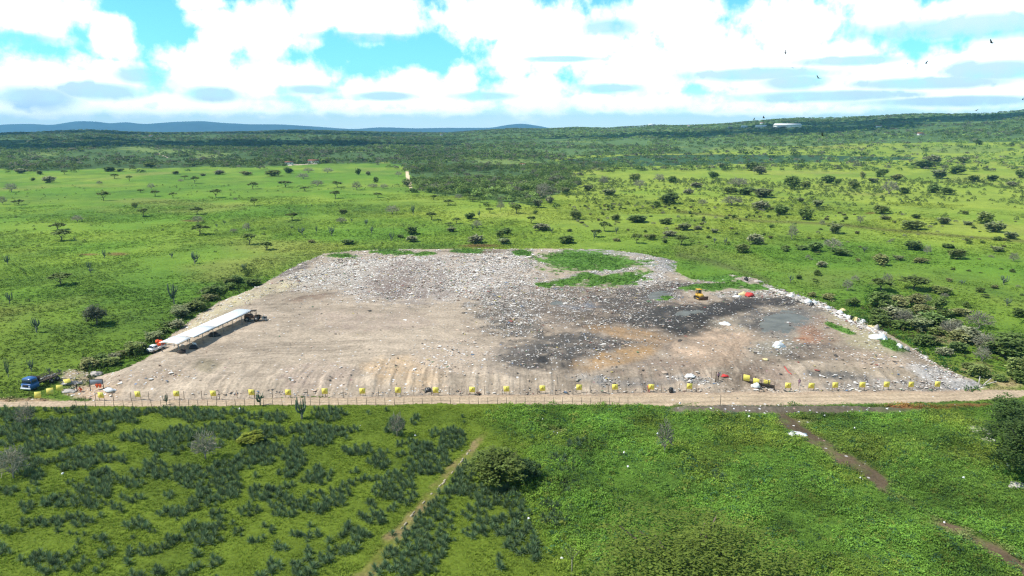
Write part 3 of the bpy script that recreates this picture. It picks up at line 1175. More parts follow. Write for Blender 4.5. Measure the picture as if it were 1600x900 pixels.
def near_points(n, y0=60.0, y1=119.0):
    y = np.sqrt(rng.uniform(y0 * y0, y1 * y1, n))
    x = rng.uniform(-1, 1, n) * (0.80 * y + 6)
    z = height(x, y)
    return x, y, z


def build_field():
    # short matted grass of the sisal plot
    x, y, z = near_points(150000)
    pl = plan(x, y, z)
    dens = np.clip(0.75 + 0.3 * fbm(x, y, 5, 3, 301), 0.4, 1)
    k = (pl['kind'] == 0) & (pl['py'] > 629) & (0.55 * pl['wr'] < rng.uniform(0, 1, len(x))) & (rng.uniform(0, 1, len(x)) < dens) & (pl['tm'] < rng.uniform(0.25, 1.6, len(x)))
    T = [blade_tuft(7, 0.17, 0.20, 0.030, 400 + i) for i in range(5)]
    m = k.sum()
    pos = np.stack([x, y, z - 0.03], 1)[k]
    cc = pl['col'][k] * 1.48 * rng.uniform(0.8, 1.2, (m, 1))
    stuff('grass', scatter(T, pos, rng.uniform(0.7, 1.5, m), rng.uniform(0, 6.28, m), cc), BLADE, 'short matted yellow-green grass between the sisal plants', 'grass')
    # knee-high weeds on the other side
    x, y, z = near_points(90000)
    pl = plan(x, y, z)
    patchy = np.clip(0.85 + 0.9 * fbm(x, y, 10, 3, 310), 0.25, 1)
    k = (pl['kind'] == 0) & (pl['py'] > 630) & (pl['wr'] * patchy > rng.uniform(0, 1, len(x))) & (pl['mm'] < rng.uniform(0.1, 1.3, len(x)) ** 1.6) & (pl['rub'] < 0.12)
    m = k.sum()
    hh = 0.65 + 0.8 * np.clip(0.5 + 0.8 * fbm(x[k], y[k], 4.5, 3, 305), 0, 1)
    T = [leaf_clump(26, 0.5, 0.46, 0.088, 500 + i) for i in range(8)]
    pos = np.stack([x, y, z - 0.05], 1)[k]
    tone = rng.uniform(0.84, 1.18, (m, 1)) * np.clip(1.0 + 0.42 * fbm(x[k], y[k], 6, 3, 307), 0.55, 1.5)[:, None]
    mound = 1.0 * np.clip(fbm(x[k], y[k], 9, 3, 308), 0, 1)
    cc = pl['col'][k] * 1.68 * tone
    ye = np.clip(fbm(x[k], y[k], 13, 3, 309) - 0.1, 0, 0.8)[:, None]
    cc += (S(134, 146, 56) * tone - cc) * ye
    yl = rng.uniform(0, 1, m) < 0.07
    cc[yl] = S(128, 138, 60) * tone[yl]
    bl = rng.uniform(0, 1, m) < 0.10
    cc[bl] = S(70, 104, 66) * tone[bl]
    pos[:, 2] += mound
    ws = rng.lognormal(-0.08, 0.32, m)
    arr = scatter(T, pos, ws, rng.uniform(0, 6.28, m), cc, hh * np.clip(ws, 0.6, 1.7))
    stuff('undergrowth', arr, LEAF, 'knee-high tangle of green weeds below the earth road', 'weeds')


def build_pasture():
    n = 300000
    r = 104 + (560 - 104) * rng.uniform(0, 1, n) ** 1.55
    th = rng.uniform(-R(40), R(40), n)
    x, y = r * np.sin(th), r * np.cos(th)
    z = height(x, y)
    pl = plan(x, y, z)
    ok = ((pl['kind'] == 0) | ((pl['kind'] == 1) & (pl['isl'] > 0.6))) & (pl['py'] < 630) & ~pl['forest'] & (pl['rub'] < 0.2)
    cl = fbm(x, y, 11, 4, 311)
    ok &= rng.uniform(0, 1, n) < np.clip(0.6 + 0.3 * cl, 0.3, 1)
    m = ok.sum()
    sc = (0.55 + r[ok] / 330) * rng.uniform(0.6, 1.25, m)
    T = [leaf_clump(7, 0.42, 0.30, 0.19, 520 + i) for i in range(6)]
    cc = pl['col'][ok] * 1.12 * rng.uniform(0.78, 1.22, (m, 1))
    dk = rng.uniform(0, 1, m) < 0.07
    cc[dk] *= 0.75
    zs = 0.8 * sc * np.clip(1.0 + 0.4 * cl[ok], 0.6, 1.4) * np.clip(1.25 - r[ok] / 700, 0.5, 1)
    arr = scatter(T, np.stack([x, y, z - 0.06 + 0.0 * r], 1)[ok], sc, rng.uniform(0, 6.28, m), cc, zs)
    stuff('pasture_grass', arr, BLADE, 'uneven green pasture grass around and behind the dump', 'grass')


def bank_weeds():
    """Rank growth along the dump's two long sides."""
    n = 60000
    y = np.sqrt(rng.uniform(118 ** 2, 330 ** 2, n))
    x = rng.uniform(-150, 190, n)
    z = height(x, y)
    pl = plan(x, y, z)
    dd = seg_dist(pl['px'], pl['py'], [(150, 590), (200, 572), (240, 553), (262, 530), (300, 500), (345, 470), (390, 452)])
    d2 = seg_dist(pl['px'], pl['py'], [(1330, 505), (1385, 525), (1425, 545), (1480, 580), (1530, 600)])
    d3 = seg_dist(pl['px'], pl['py'], [(1370, 490), (1440, 515), (1520, 540), (1600, 570)])
    p = np.exp(-((dd - 12) / 14) ** 2) * (pl['px'] < 420) + 0.9 * np.exp(-(d2 / 16) ** 2) + 0.9 * np.exp(-(d3 / 26) ** 2)
    ok = (pl['kind'] == 0) & (rng.uniform(0, 1, n) < p * 0.9) & (pl['py'] < 612)
    m = ok.sum()
    T = [leaf_clump(20, 0.6, 0.8, 0.18, 540 + i) for i in range(6)]
    left = pl['px'][ok] < 700
    base = np.where(left[:, None], S(74, 96, 40), S(72, 118, 48))
    thick = np.exp(-(d3[ok] / 26) ** 2) * rng.uniform(0, 1, m) > 0.3
    base = np.where(thick[:, None], S(112, 112, 66), base)
    base = base * rng.uniform(0.6, 1.3, (m, 1))
    arr = scatter(T, np.stack([x, y, z - 0.05], 1)[ok], rng.uniform(0.7, 1.6, m), rng.uniform(0, 6.28, m), base, np.clip(1.2 + 1.5 * fbm(x[ok], y[ok], 6, 3, 321), 0.4, 3.0))
    stuff('bank_weeds', arr, LEAF, 'rank tall weeds along the two side banks of the dump', 'weeds')


build_field()
build_pasture()
bank_weeds()

# ------------------------------------------------------------------ litter on the dump
WASTE = attr_mat('waste_scraps', 0.6, 0.0, 0.3)


def build_litter():
    n = 620000
    y = np.sqrt(rng.uniform(118 ** 2, 300 ** 2, n))
    x = rng.uniform(-125, 120, n)
    z = height(x, y)
    pl = plan(x, y, z)
    p = np.clip(pl['rub'], 0, 1) ** 1.3 * np.clip(0.65 + 0.7 * fbm(x, y, 5, 3, 331), 0.05, 1.4)
    edge = np.exp(-(seg_dist(pl['px'], pl['py'], [(1195, 449), (1235, 462), (1290, 480), (1330, 502), (1380, 522)]) / 4.5) ** 2)
    edge2 = np.exp(-(seg_dist(pl['px'], pl['py'], [(1430, 548), (1468, 574), (1505, 592)]) / 4.0) ** 2)
    row = np.exp(-(np.abs(pl['py'] - (612 + 0.006 * (800 - pl['px']))) / 3.5) ** 2) * (pl['px'] > 300) * (pl['px'] < 1500) * 0.35
    ok = (rng.uniform(0, 1, n) < np.clip(p + 0.9 * edge + 0.7 * edge2 + row, 0, 1)) & (pl['kind'] != 2) & (pl['kind'] != 3)
    ok &= (pl['isl'] < 0.5)
    m = ok.sum()
    pos = np.stack([x, y, z + 0.04], 1)[ok]
    T = []
    for i in range(8):
        rg = np.random.default_rng(600 + i)
        V = np.array([(-1, -1, 0), (1, -1, 0.1), (1, 1, 0), (-1, 1, 0.2), (0, 0, 0.9)], float) * [1, 0.7, 0.6] * 0.5
        V += rg.normal(0, 0.10, V.shape)
        V[:, 2] = np.abs(V[:, 2])
        T.append((V, np.array([(0, 1, 4), (1, 2, 4), (2, 3, 4), (3, 0, 4)]), rg.uniform(0.9, 1.05, 5)))
    tone = rng.uniform(0, 1, m)
    cc = np.empty((m, 3))
    cc[:] = S(234, 228, 218)
    for lo, hi, c in ((0.34, 0.56, S(192, 182, 168)), (0.56, 0.70, S(206, 184, 162)), (0.70, 0.80, S(92, 84, 76)), (0.80, 0.87, S(120, 96, 80)), (0.87, 0.89, S(110, 130, 155)), (0.89, 0.905, S(160, 100, 88)), (0.905, 0.925, S(150, 140, 128)), (0.925, 0.945, S(196, 180, 110)), (0.945, 0.97, S(104, 130, 96))):
        k = (tone >= lo) & (tone < hi)
        cc[k] = c
    cc *= rng.uniform(0.75, 1.1, (m, 1))
    dark = pl['col'][ok].mean(1, keepdims=True)
    cc *= np.clip(0.75 + 1.1 * dark, 0.7, 1.1)
    sc = rng.lognormal(-1.28, 0.45, m) * (0.75 + 0.0012 * y[ok]) * np.where(edge[ok] > 0.3, 1.5, 1.0)
    arr = scatter(T, pos, np.clip(sc, 0.12, 1.6), rng.uniform(0, 6.28, m), cc, np.clip(sc, 0.12, 1.2) * rng.uniform(0.5, 1.3, m))
    stuff('litter', arr, WASTE, 'loose pale plastic and paper rubbish strewn over the dump', 'litter')


build_litter()


def far_forest():
    n = 60000
    r = np.exp(rng.uniform(np.log(430), np.log(4300), n))
    th = rng.uniform(-R(39), R(39), n)
    x, y = r * np.sin(th), r * np.cos(th)
    z = height(x, y)
    pl = plan(x, y, z)
    dn = np.clip(0.6 + 0.8 * fbm(x, y, 130, 3, 341), 0.08, 1)
    jx = pl['px'] + rng.normal(0, 20, n)
    jy = pl['py'] + rng.normal(0, 5, n) * np.clip(900 / r, 0.25, 1.6)
    soft = in_poly(jx, jy, FOREST[0]) & (pl['kind'] == 0)
    ok = (pl['forest'] | (soft & (rng.uniform(0, 1, n) < 0.6))) & (rng.uniform(0, 1, n) < dn)
    # a few stand in the bright meadows too
    ok |= (r > 700) & ~pl['forest'] & (pl['py'] < 268) & (pl['px'] > 840) & (rng.uniform(0, 1, n) < 0.2)
    m = ok.sum()
    T = []
    T2 = []
    for i in range(12):
        rg = np.random.default_rng(700 + i)
        nl = 34 if i < 6 else 130
        th_ = rg.uniform(0, 6.283, nl)
        ph = np.arccos(rg.uniform(-0.25, 1, nl))
        rad = rg.uniform(0.65, 1.05, nl) * (1 + 0.2 * np.sin(3 * th_ + i))
        c = np.stack([rad * np.sin(ph) * np.cos(th_) * 0.5, rad * np.sin(ph) * np.sin(th_) * 0.5, 0.45 + rad * np.cos(ph) * 0.5], 1)
        a, b, _ = rand_frame(nl, rg, 0.4)
        s = rg.uniform(0.12, 0.22, (nl, 1)) * (1.0 if i < 6 else 0.55)
        V = np.stack([c - a * s, c + a * s - b * s * 0.6, c + b * s], 1).reshape(-1, 3)
        (T if i < 6 else T2).append((V, np.arange(3 * nl).reshape(nl, 3), np.repeat(rg.uniform(0.75, 1.25, nl), 3)))
    rr = r[ok]
    sc = (4.2 + rr / 420) * rng.lognormal(0, 0.28, m)
    zs = np.minimum(sc * 0.72, 6.5) * rng.uniform(0.7, 1.2, m)
    cc = np.broadcast_to(S(106, 124, 64), (m, 3)) * rng.uniform(0.55, 1.4, (m, 1)) * np.clip(1.0 + 0.35 * fbm(x[ok], y[ok], 260, 3, 343), 0.6, 1.5)[:, None]
    cc = cc * (1 + 0.45 * sstep(620, 950, pl['px'][ok]) * sstep(500, 1100, rr) + 0.3 * sstep(1000, 700, rr))[:, None]
    gr = rng.uniform(0, 1, m) < 0.16 + 0.25 * np.clip(fbm(x[ok], y[ok], 200, 2, 344), 0, 1)
    cc[gr] = S(122, 122, 98) * rng.uniform(0.8, 1.2, (gr.sum(), 1))
    lg = rng.uniform(0, 1, m) < 0.2
    cc[lg] = S(88, 112, 56) * rng.uniform(0.8, 1.2, (lg.sum(), 1))
    ps = np.stack([x, y, z - 0.3], 1)[ok]
    rot = rng.uniform(0, 6.28, m)
    nr_ = rr < 1000
    a1 = scatter(T2, ps[nr_], sc[nr_], rot[nr_], cc[nr_], zs[nr_])
    a2 = scatter(T, ps[~nr_], sc[~nr_], rot[~nr_], cc[~nr_], zs[~nr_])
    arr = (np.concatenate([a1[0], a2[0]]), np.concatenate([a1[1], a2[1] + len(a1[0])]), np.concatenate([a1[2], a2[2]]))
    stuff('far_woodland', arr, LEAF, 'dark scrub woodland filling the plain out to the skyline', 'woodland')


far_forest()

# ------------------------------------------------------------------ trees
BARK = mat('bark', S(112, 98, 84), rough=0.95, var=0.3, scale=6)
PALEBARK = mat('pale_bark', S(150, 140, 128), rough=0.95, var=0.25, scale=6)
CACT = mat('cactus_skin', S(88, 104, 78), rough=0.7, var=0.3, scale=5)
ORD = 'first second third fourth fifth sixth seventh eighth ninth tenth eleventh twelfth thirteenth fourteenth fifteenth sixteenth seventeenth eighteenth nineteenth'.split()
TENS = {20: 'twent', 30: 'thirt', 40: 'fort', 50: 'fift', 60: 'sixt', 70: 'sevent', 80: 'eight', 90: 'ninet'}


def ordinal(i):
    if i < 19:
        return ORD[i]
    n = i + 1
    t, u = n // 10 * 10, n % 10
    return TENS[t] + ('ieth' if u == 0 else 'y-' + ORD[u - 1])


def trunk_mesh(name, rg, h, spread, r0, limbs, twist=0.1, up=0.6):
    b = MB()
    top = np.array([rg.uniform(-twist, twist), rg.uniform(-twist, twist), h])
    mid = top * 0.5 + np.array([rg.uniform(-twist, twist) * 0.5, rg.uniform(-twist, twist) * 0.5, 0])
    b.tube([(0, 0, -0.05), mid, top], [r0, r0 * 0.75, r0 * 0.55], 7)
    for i in range(limbs):
        a = 6.283 * i / limbs + rg.uniform(-0.4, 0.4)
        st = mid + (top - mid) * rg.uniform(0.1, 1.0)
        e = np.array([math.cos(a) * spread * rg.uniform(0.55, 1), math.sin(a) * spread * rg.uniform(0.55, 1), h + (up) * rg.uniform(0.3, 1)])
        m_ = st + (e - st) * 0.5 + np.array([0, 0, -0.04])
        b.tube([st, m_, e], [r0 * 0.45, r0 * 0.3, r0 * 0.12], 5, cap=False)
    return b.mesh(name, True)


def crown_mesh(name, rg, centres, crad, nper, leaf, flat, colour, vary=0.28, up=1.1):
    cs, sh = [], []
    for c in centres:
        n = max(3, int(nper * rg.uniform(0.6, 1.3)))
        d = rg.normal(size=(n, 3)) * 0.5
        d[:, 2] *= flat
        cs.append(np.asarray(c) + d * crad * rg.uniform(0.7, 1.2))
        sh.append(np.full(n, rg.uniform(1 - vary, 1 + vary)))
    c = np.concatenate(cs)
    s = np.concatenate(sh) * rg.uniform(0.82, 1.2, len(c))
    a, b, _ = rand_frame(len(c), rg, up)
    k = leaf * rg.uniform(0.6, 1.3, (len(c), 1))
    V, f = quads(c, a * k, b * k * 0.6)
    return mesh_np(name, V, [f], np.clip(np.repeat(s, 4)[:, None] * colour, 0, 1))


def cactus_mesh(name, rg, n=11):
    b = MB()
    for i in range(n):
        a = 6.283 * i / n + rg.uniform(-0.3, 0.3)
        r1 = rg.uniform(0.10, 0.5)
        h = rg.uniform(0.6, 1.0)
        z0 = rg.uniform(0.18, 0.5)
        d = np.array([math.cos(a), math.sin(a), 0])
        p0 = np.array([0, 0, z0])
        p1 = d * r1 * 0.8 + np.array([0, 0, z0 + 0.10])
        p2 = d * r1 + np.array([0, 0, z0 + (h - z0) * 0.5])
        p3 = d * r1 * 1.02 + np.array([0, 0, h])
        w = rg.uniform(0.035, 0.055)
        b.tube([p0, p1, p2, p3], [w, w, w * 1.05, w * 0.6], 6)
    return b.mesh(name, True)


def make_kind(kind, seed, dense=1.0):
    """Unit tree: about 1 wide and 1 high. Returns (trunk mesh, crown mesh, trunk material, crown material)."""
    rg = np.random.default_rng(seed)
    leaf = 0.055 / math.sqrt(dense)
    if kind == 'acacia':
        tr = trunk_mesh('trunk', rg, 0.42, 0.36, 0.035, 6, 0.06, 0.36)
        cen = []
        for i in range(int(44)):
            a = rg.uniform(0, 6.283)
            q = math.sqrt(rg.uniform(0, 1)) * 0.44 * (1 + 0.15 * math.sin(3 * a + seed))
            cen.append((q * math.cos(a), q * math.sin(a), 0.66 + 0.26 * (1 - (q / 0.46) ** 2) * rg.uniform(0.2, 1) + rg.uniform(-0.08, 0.06)))
        cr = crown_mesh('crown', rg, cen, 0.11, 17 * dense, leaf, 0.6, S(114, 130, 70) * 1.1)
        return tr, cr, BARK, LEAF
    if kind == 'bushy':
        tr = trunk_mesh('trunk', rg, 0.2, 0.3, 0.035, 6, 0.08, 0.3)
        cen = []
        lob = [(rg.uniform(-0.2, 0.2), rg.uniform(-0.2, 0.2), rg.uniform(0.30, 0.58), rg.uniform(0.26, 0.38)) for _ in range(5)]
        for i in range(80):
            lx, ly, lz, lr = lob[i % 5]
            d = rg.normal(size=3)
            d /= np.linalg.norm(d)
            q = lr * rg.uniform(0.55, 1.02)
            cen.append((lx + d[0] * q, ly + d[1] * q, max(0.05, lz + d[2] * q)))
        tint = (S(110, 128, 68), S(132, 140, 98), S(104, 124, 64), S(140, 142, 110), S(122, 134, 76), S(108, 128, 72), S(134, 136, 88))[seed % 7]
        cr = crown_mesh('crown', rg, cen, 0.13, 15 * dense, leaf, 0.8, tint * 1.25)
        return tr, cr, BARK, LEAF
    if kind == 'bare':
        tr = trunk_mesh('trunk', rg, 0.25, 0.42, 0.03, 9, 0.06, 0.6)
        n = int(330 * dense)
        th = rg.uniform(0, 6.283, n)
        ph = np.arccos(rg.uniform(-0.1, 1, n))
        rad = rg.uniform(0.45, 1.0, n)
        d = np.stack([np.sin(ph) * np.cos(th), np.sin(ph) * np.sin(th), np.cos(ph)], 1)
        c = d * rad[:, None] * [0.48, 0.48, 0.62] + [0, 0, 0.34]
        a = d + rg.normal(0, 0.45, (n, 3))
        a /= np.linalg.norm(a, axis=1, keepdims=True)
        b = np.cross(a, rg.normal(size=(n, 3)))
        b /= np.linalg.norm(b, axis=1, keepdims=True)
        V, f = quads(c, a * rg.uniform(0.05, 0.10, (n, 1)), b * 0.010)
        cr = mesh_np('twigs', V, [f], np.repeat(rg.uniform(0.75, 1.25, n), 4)[:, None] * S(146, 142, 122))
        return tr, cr, PALEBARK, LEAF
    if kind == 'cactus':
        b = MB()
        b.tube([(0, 0, -0.03), (0.01, 0, 0.3), (0, 0, 0.55)], [0.07, 0.065, 0.05], 7)
        return b.mesh('trunk', True), cactus_mesh('arms', rg), PALEBARK, CACT
    raise ValueError(kind)


KINDS = {'acacia': [make_kind('acacia', 11 + i) for i in range(6)], 'bushy': [make_kind('bushy', 31 + i) for i in range(7)],
         'bare': [make_kind('bare', 51 + i) for i in range(4)], 'cactus': [make_kind('cactus', 71 + i) for i in range(5)]}
NAMES = {'acacia': ('acacia_tree', 'acacia', 'tree', 'acacias dotted over the pasture'), 'bushy': ('bushy_tree', 'bushy tree', 'tree', 'rounded bushy trees on the plain'),
         'bare': ('bare_tree', 'leafless grey tree', 'tree', 'leafless grey trees on the plain'), 'cactus': ('candelabra_cactus', 'cactus', 'cactus', 'candelabra cacti on the plain')}
PROTO = {}


def plant_tree(kind, x, y, z, w, h, rz, variant=None):
    v = KINDS[kind][rng.integers(len(KINDS[kind])) if variant is None else variant]
    root = empty(NAMES[kind][0], (x, y, z), rz)
    tm_, cm_, m1, m2 = v
    link('trunk', tm_, m1, root)
    link({'bare': 'twigs', 'cactus': 'arms'}.get(kind, 'crown'), cm_, m2, root)
    root.scale = (w, w, h)
    return root


def crop(x0, y0, k, rows):
    return [(x0 + r_[0] / k, y0 + r_[1] / k, r_[2] / k, r_[3] / k, r_[4]) for r_ in rows]


A, B_, G_, C_ = 'acacia', 'bushy', 'bare', 'cactus'
TREES = []
TREES += crop(0, 160, 3.462, [(562, 533, 60, 45, A), (317, 692, 70, 38, A), (333, 745, 95, 50, A), (105, 556, 55, 28, A), (775, 615, 60, 38, A), (840, 508, 45, 28, A), (937, 515, 38, 25, A), (1170, 515, 50, 40, A), (1376, 560, 40, 35, A), (1066, 605, 60, 35, A), (1080, 715, 85, 50, A), (1350, 770, 75, 55, A), (1440, 800, 50, 42, A), (725, 570, 32, 28, B_), (1055, 440, 40, 35, A), (1000, 415, 40, 18, A), (700, 425, 35, 25, A), (350, 390, 35, 20, A), (620, 412, 40, 22, A), (1370, 470, 50, 35, A), (760, 490, 28, 18, A),
    (258, 435, 70, 40, B_), (175, 425, 25, 20, B_), (210, 392, 35, 25, B_), (945, 390, 40, 20, B_), (808, 355, 60, 30, B_), (1095, 400, 30, 18, B_), (1330, 395, 60, 25, B_), (1180, 390, 60, 25, B_), (580, 375, 60, 30, B_), (650, 375, 45, 20, B_), (100, 385, 60, 30, B_),
    (50, 485, 65, 45, G_), (410, 648, 60, 35, G_), (1062, 655, 65, 40, G_), (535, 445, 30, 20, G_), (815, 470, 40, 30, G_), (10, 555, 40, 45, G_), (1260, 705, 40, 22, G_), (1330, 695, 40, 40, G_), (975, 430, 30, 15, G_), (1270, 530, 25, 15, G_),
    (43, 878, 25, 50, C_), (485, 905, 25, 45, C_), (565, 845, 20, 50, C_), (930, 845, 25, 40, C_), (1055, 875, 45, 70, C_), (1320, 905, 30, 35, C_), (1173, 675, 15, 22, C_), (1213, 660, 14, 25, C_), (1345, 690, 18, 40, C_), (403, 745, 12, 18, C_)])
TREES += crop(400, 160, 3.462, [(170, 385, 50, 35, B_), (85, 400, 80, 30, B_), (265, 480, 45, 22, A), (430, 520, 50, 38, A), (440, 460, 60, 30, A), (160, 460, 75, 28, A), (195, 638, 60, 38, A), (470, 605, 40, 28, B_), (950, 635, 55, 38, A), (840, 715, 75, 50, B_), (840, 757, 65, 40, B_), (490, 770, 70, 30, B_), (60, 800, 55, 42, A), (300, 760, 40, 20, B_), (325, 455, 75, 30, G_), (550, 392, 35, 38, B_), (605, 395, 30, 25, B_), (650, 435, 30, 35, B_), (660, 515, 45, 25, A), (850, 490, 50, 30, B_), (960, 528, 35, 25, A), (1042, 557, 50, 28, A), (1155, 632, 60, 38, B_), (1265, 600, 42, 28, A), (1410, 600, 45, 42, A), (1175, 540, 40, 20, A), (1085, 655, 40, 28, A), (1045, 670, 40, 20, A), (1055, 702, 55, 30, B_), (1190, 762, 90, 50, B_), (1330, 730, 60, 45, B_), (1360, 715, 55, 40, B_), (1340, 765, 75, 25, B_), (780, 732, 40, 20, B_), (820, 455, 50, 35, B_),
    (542, 475, 50, 45, G_), (385, 385, 60, 30, G_), (250, 415, 70, 30, G_), (630, 465, 55, 25, G_), (690, 468, 45, 25, G_), (735, 605, 75, 45, G_), (460, 655, 60, 32, G_), (1325, 585, 45, 50, G_), (1095, 525, 45, 28, G_), (280, 380, 60, 25, G_), (770, 400, 40, 25, G_), (1195, 680, 55, 40, G_),
    (250, 715, 35, 40, C_), (327, 705, 14, 40, C_), (410, 720, 30, 50, C_), (597, 665, 22, 35, C_), (627, 710, 24, 42, C_), (732, 750, 25, 50, C_), (518, 645, 12, 18, C_), (850, 610, 25, 60, C_), (1207, 620, 18, 38, C_), (1170, 690, 18, 35, C_), (195, 685, 15, 20, C_)])
TREES += crop(800, 160, 3.462, [(290, 765, 85, 50, B_), (675, 765, 62, 48, A), (755, 745, 50, 35, B_), (915, 770, 65, 48, A), (680, 655, 105, 50, B_), (930, 695, 75, 45, B_), (860, 725, 75, 35, B_), (835, 660, 75, 35, B_), (560, 640, 50, 35, B_), (25, 600, 50, 45, A), (145, 570, 60, 50, B_), (205, 545, 50, 40, B_), (345, 635, 60, 50, B_), (105, 655, 45, 35, A), (130, 605, 30, 25, B_), (860, 550, 110, 65, B_), (785, 565, 50, 35, B_), (1035, 560, 50, 35, G_), (960, 500, 60, 35, B_), (1000, 465, 70, 35, B_), (1235, 460, 110, 50, G_), (1185, 500, 70, 45, B_), (1270, 505, 90, 50, B_), (1380, 520, 130, 60, B_), (1355, 580, 95, 50, B_), (1445, 610, 50, 55, B_), (1200, 560, 115, 30, G_), (1320, 770, 90, 65, B_), (1255, 815, 80, 50, B_), (1345, 390, 75, 50, B_), (1300, 370, 90, 50, B_), (1135, 355, 45, 30, B_), (690, 465, 65, 45, G_), (500, 445, 55, 45, G_), (420, 480, 60, 38, B_), (520, 505, 80, 40, B_), (295, 500, 60, 45, B_), (170, 500, 90, 60, G_), (665, 430, 60, 45, B_), (865, 435, 50, 40, B_), (800, 430, 60, 40, G_), (1090, 410, 60, 40, B_), (500, 700, 60, 50, A), (455, 730, 60, 40, A), (570, 755, 40, 25, B_), (160, 695, 95, 25, B_), (310, 700, 30, 18, B_), (1010, 690, 50, 25, B_), (1095, 705, 50, 25, B_),
    (1095, 760, 25, 35, C_), (1155, 765, 22, 35, C_), (565, 710, 25, 40, C_), (215, 705, 20, 30, C_), (445, 740, 15, 45, C_)])
TREES += crop(1180, 160, 3.462, [(150, 605, 80, 50, B_), (270, 640, 85, 70, B_), (250, 540, 40, 28, B_), (340, 565, 65, 42, B_), (445, 715, 75, 65, B_), (690, 605, 75, 50, B_), (870, 690, 110, 50, B_), (1260, 660, 95, 70, B_), (1300, 710, 110, 70, B_), (1400, 745, 70, 50, B_), (1040, 500, 80, 45, B_), (975, 490, 65, 50, B_), (740, 500, 95, 70, G_), (810, 495, 60, 40, B_), (540, 470, 60, 45, B_), (650, 435, 55, 28, B_), (700, 405, 70, 50, B_), (770, 420, 65, 35, B_), (400, 440, 70, 50, B_), (455, 445, 40, 35, B_), (585, 410, 30, 40, B_), (205, 470, 90, 80, B_), (275, 465, 60, 40, B_), (1000, 415, 90, 60, B_), (925, 360, 90, 50, B_), (970, 340, 80, 60, B_), (1100, 390, 90, 50, B_), (1145, 330, 70, 40, B_), (1190, 430, 60, 40, B_), (1290, 425, 60, 35, B_), (1400, 455, 60, 30, B_), (1440, 410, 60, 50, B_), (1205, 230, 50, 30, B_), (870, 800, 100, 55, B_), (1045, 790, 65, 30, B_), (935, 825, 40, 50, G_), (1100, 850, 85, 60, B_), (695, 885, 75, 75, B_), (790, 855, 60, 25, B_), (900, 870, 70, 25, B_), (1330, 810, 70, 25, B_), (430, 800, 100, 60, G_), (330, 810, 80, 60, B_), (260, 800, 60, 30, B_), (175, 800, 50, 30, B_), (205, 745, 55, 80, G_), (365, 895, 60, 40, B_), (1405, 865, 50, 50, G_), (1320, 750, 55, 25, B_), (470, 830, 100, 30, B_), (1035, 665, 70, 50, B_), (1165, 670, 60, 30, B_), (710, 635, 55, 25, B_), (875, 630, 50, 30, B_), (1140, 610, 30, 25, B_),
    (590, 810, 25, 30, C_), (570, 655, 35, 40, G_), (365, 665, 30, 30, G_)])
TREES += crop(1180, 420, 3.75, [(735, 130, 120, 70, A), (730, 230, 120, 110, B_), (775, 280, 110, 110, B_), (925, 120, 140, 75, A), (1105, 150, 105, 45, B_), (970, 225, 110, 85, B_), (1100, 250, 90, 90, B_), (1215, 280, 110, 60, B_), (590, 225, 80, 60, B_), (440, 185, 75, 45, B_), (335, 165, 50, 35, B_), (545, 130, 60, 65, G_), (205, 80, 30, 55, C_), (880, 290, 120, 60, B_), (780, 90, 60, 60, G_), (1475, 215, 35, 45, C_), (1455, 95, 40, 60, C_), (1330, 140, 55, 35, B_), (1245, 440, 130, 90, B_), (1340, 550, 90, 90, G_), (1430, 500, 160, 80, B_), (1520, 460, 160, 90, B_), (1560, 285, 70, 60, B_), (1060, 330, 110, 60, B_), (1210, 90, 30, 25, C_), (1080, 390, 90, 50, B_), (1010, 210, 60, 60, G_), (1560, 640, 120, 120, B_), (1180, 390, 90, 60, G_)])
TREES += crop(0, 420, 3.75, [(357, 95, 120, 65, A), (57, 200, 40, 65, C_), (530, 20, 25, 25, C_), (215, 375, 50, 95, C_), (1020, 205, 50, 120, C_), (185, 600, 40, 70, C_), (50, 635, 25, 110, C_), (290, 610, 30, 40, C_), (350, 620, 35, 45, C_), (975, 795, 30, 60, C_), (1525, 800, 55, 90, C_)])
TREES += [(1395, 500, 34, 24, B_), (1418, 508, 30, 22, G_), (1440, 520, 36, 26, B_), (1462, 512, 40, 26, B_), (1490, 526, 34, 24, G_), (1455, 540, 28, 18, B_), (1520, 538, 40, 30, B_), (1545, 550, 36, 28, G_), (1500, 552, 26, 20, B_), (1580, 560, 50, 36, B_), (1410, 484, 34, 24, B_), (1535, 516, 40, 28, G_)]
TREES += [(472, 655, 22, 32, C_), (317, 722, 40, 44, G_), (14, 752, 44, 50, G_), (36, 668, 26, 34, G_), (620, 684, 24, 36, G_), (1040, 712, 26, 50, G_)]



def bank_bushes():
    rg = np.random.default_rng(77)
    for line, n, off in (([(140, 588), (200, 566), (238, 546), (262, 524), (300, 494), (350, 462), (400, 446)], 26, -9), ([(1345, 498), (1395, 516), (1430, 536), (1475, 562), (1530, 590), (1590, 606)], 11, 12), ([(1380, 470), (1440, 492), (1500, 512), (1560, 540), (1600, 566)], 6, 0)):
        pts = np.array(line, float)
        seg = np.concatenate([[0], np.cumsum(np.hypot(*(pts[1:] - pts[:-1]).T))])
        for i in range(n):
            t = seg[-1] * (i + rg.uniform(0, 0.9)) / n
            x, y = np.interp(t, seg, pts[:, 0]), np.interp(t, seg, pts[:, 1])
            w = rg.uniform(16, 32)
            yield (x + off + rg.uniform(-9, 9), y + rg.uniform(-6, 5) - (4 if off < 0 else 0), w, w * rg.uniform(0.5, 0.75), B_)


TREES += list(bank_bushes())


def zone(px, py):
    if py > 630:
        return 'in the field below the earth road'
    if px < 560:
        return 'in the blue truck\'s pasture'
    if px < 900:
        return 'in the meadow behind the dump'
    return 'on the bulldozer\'s side'


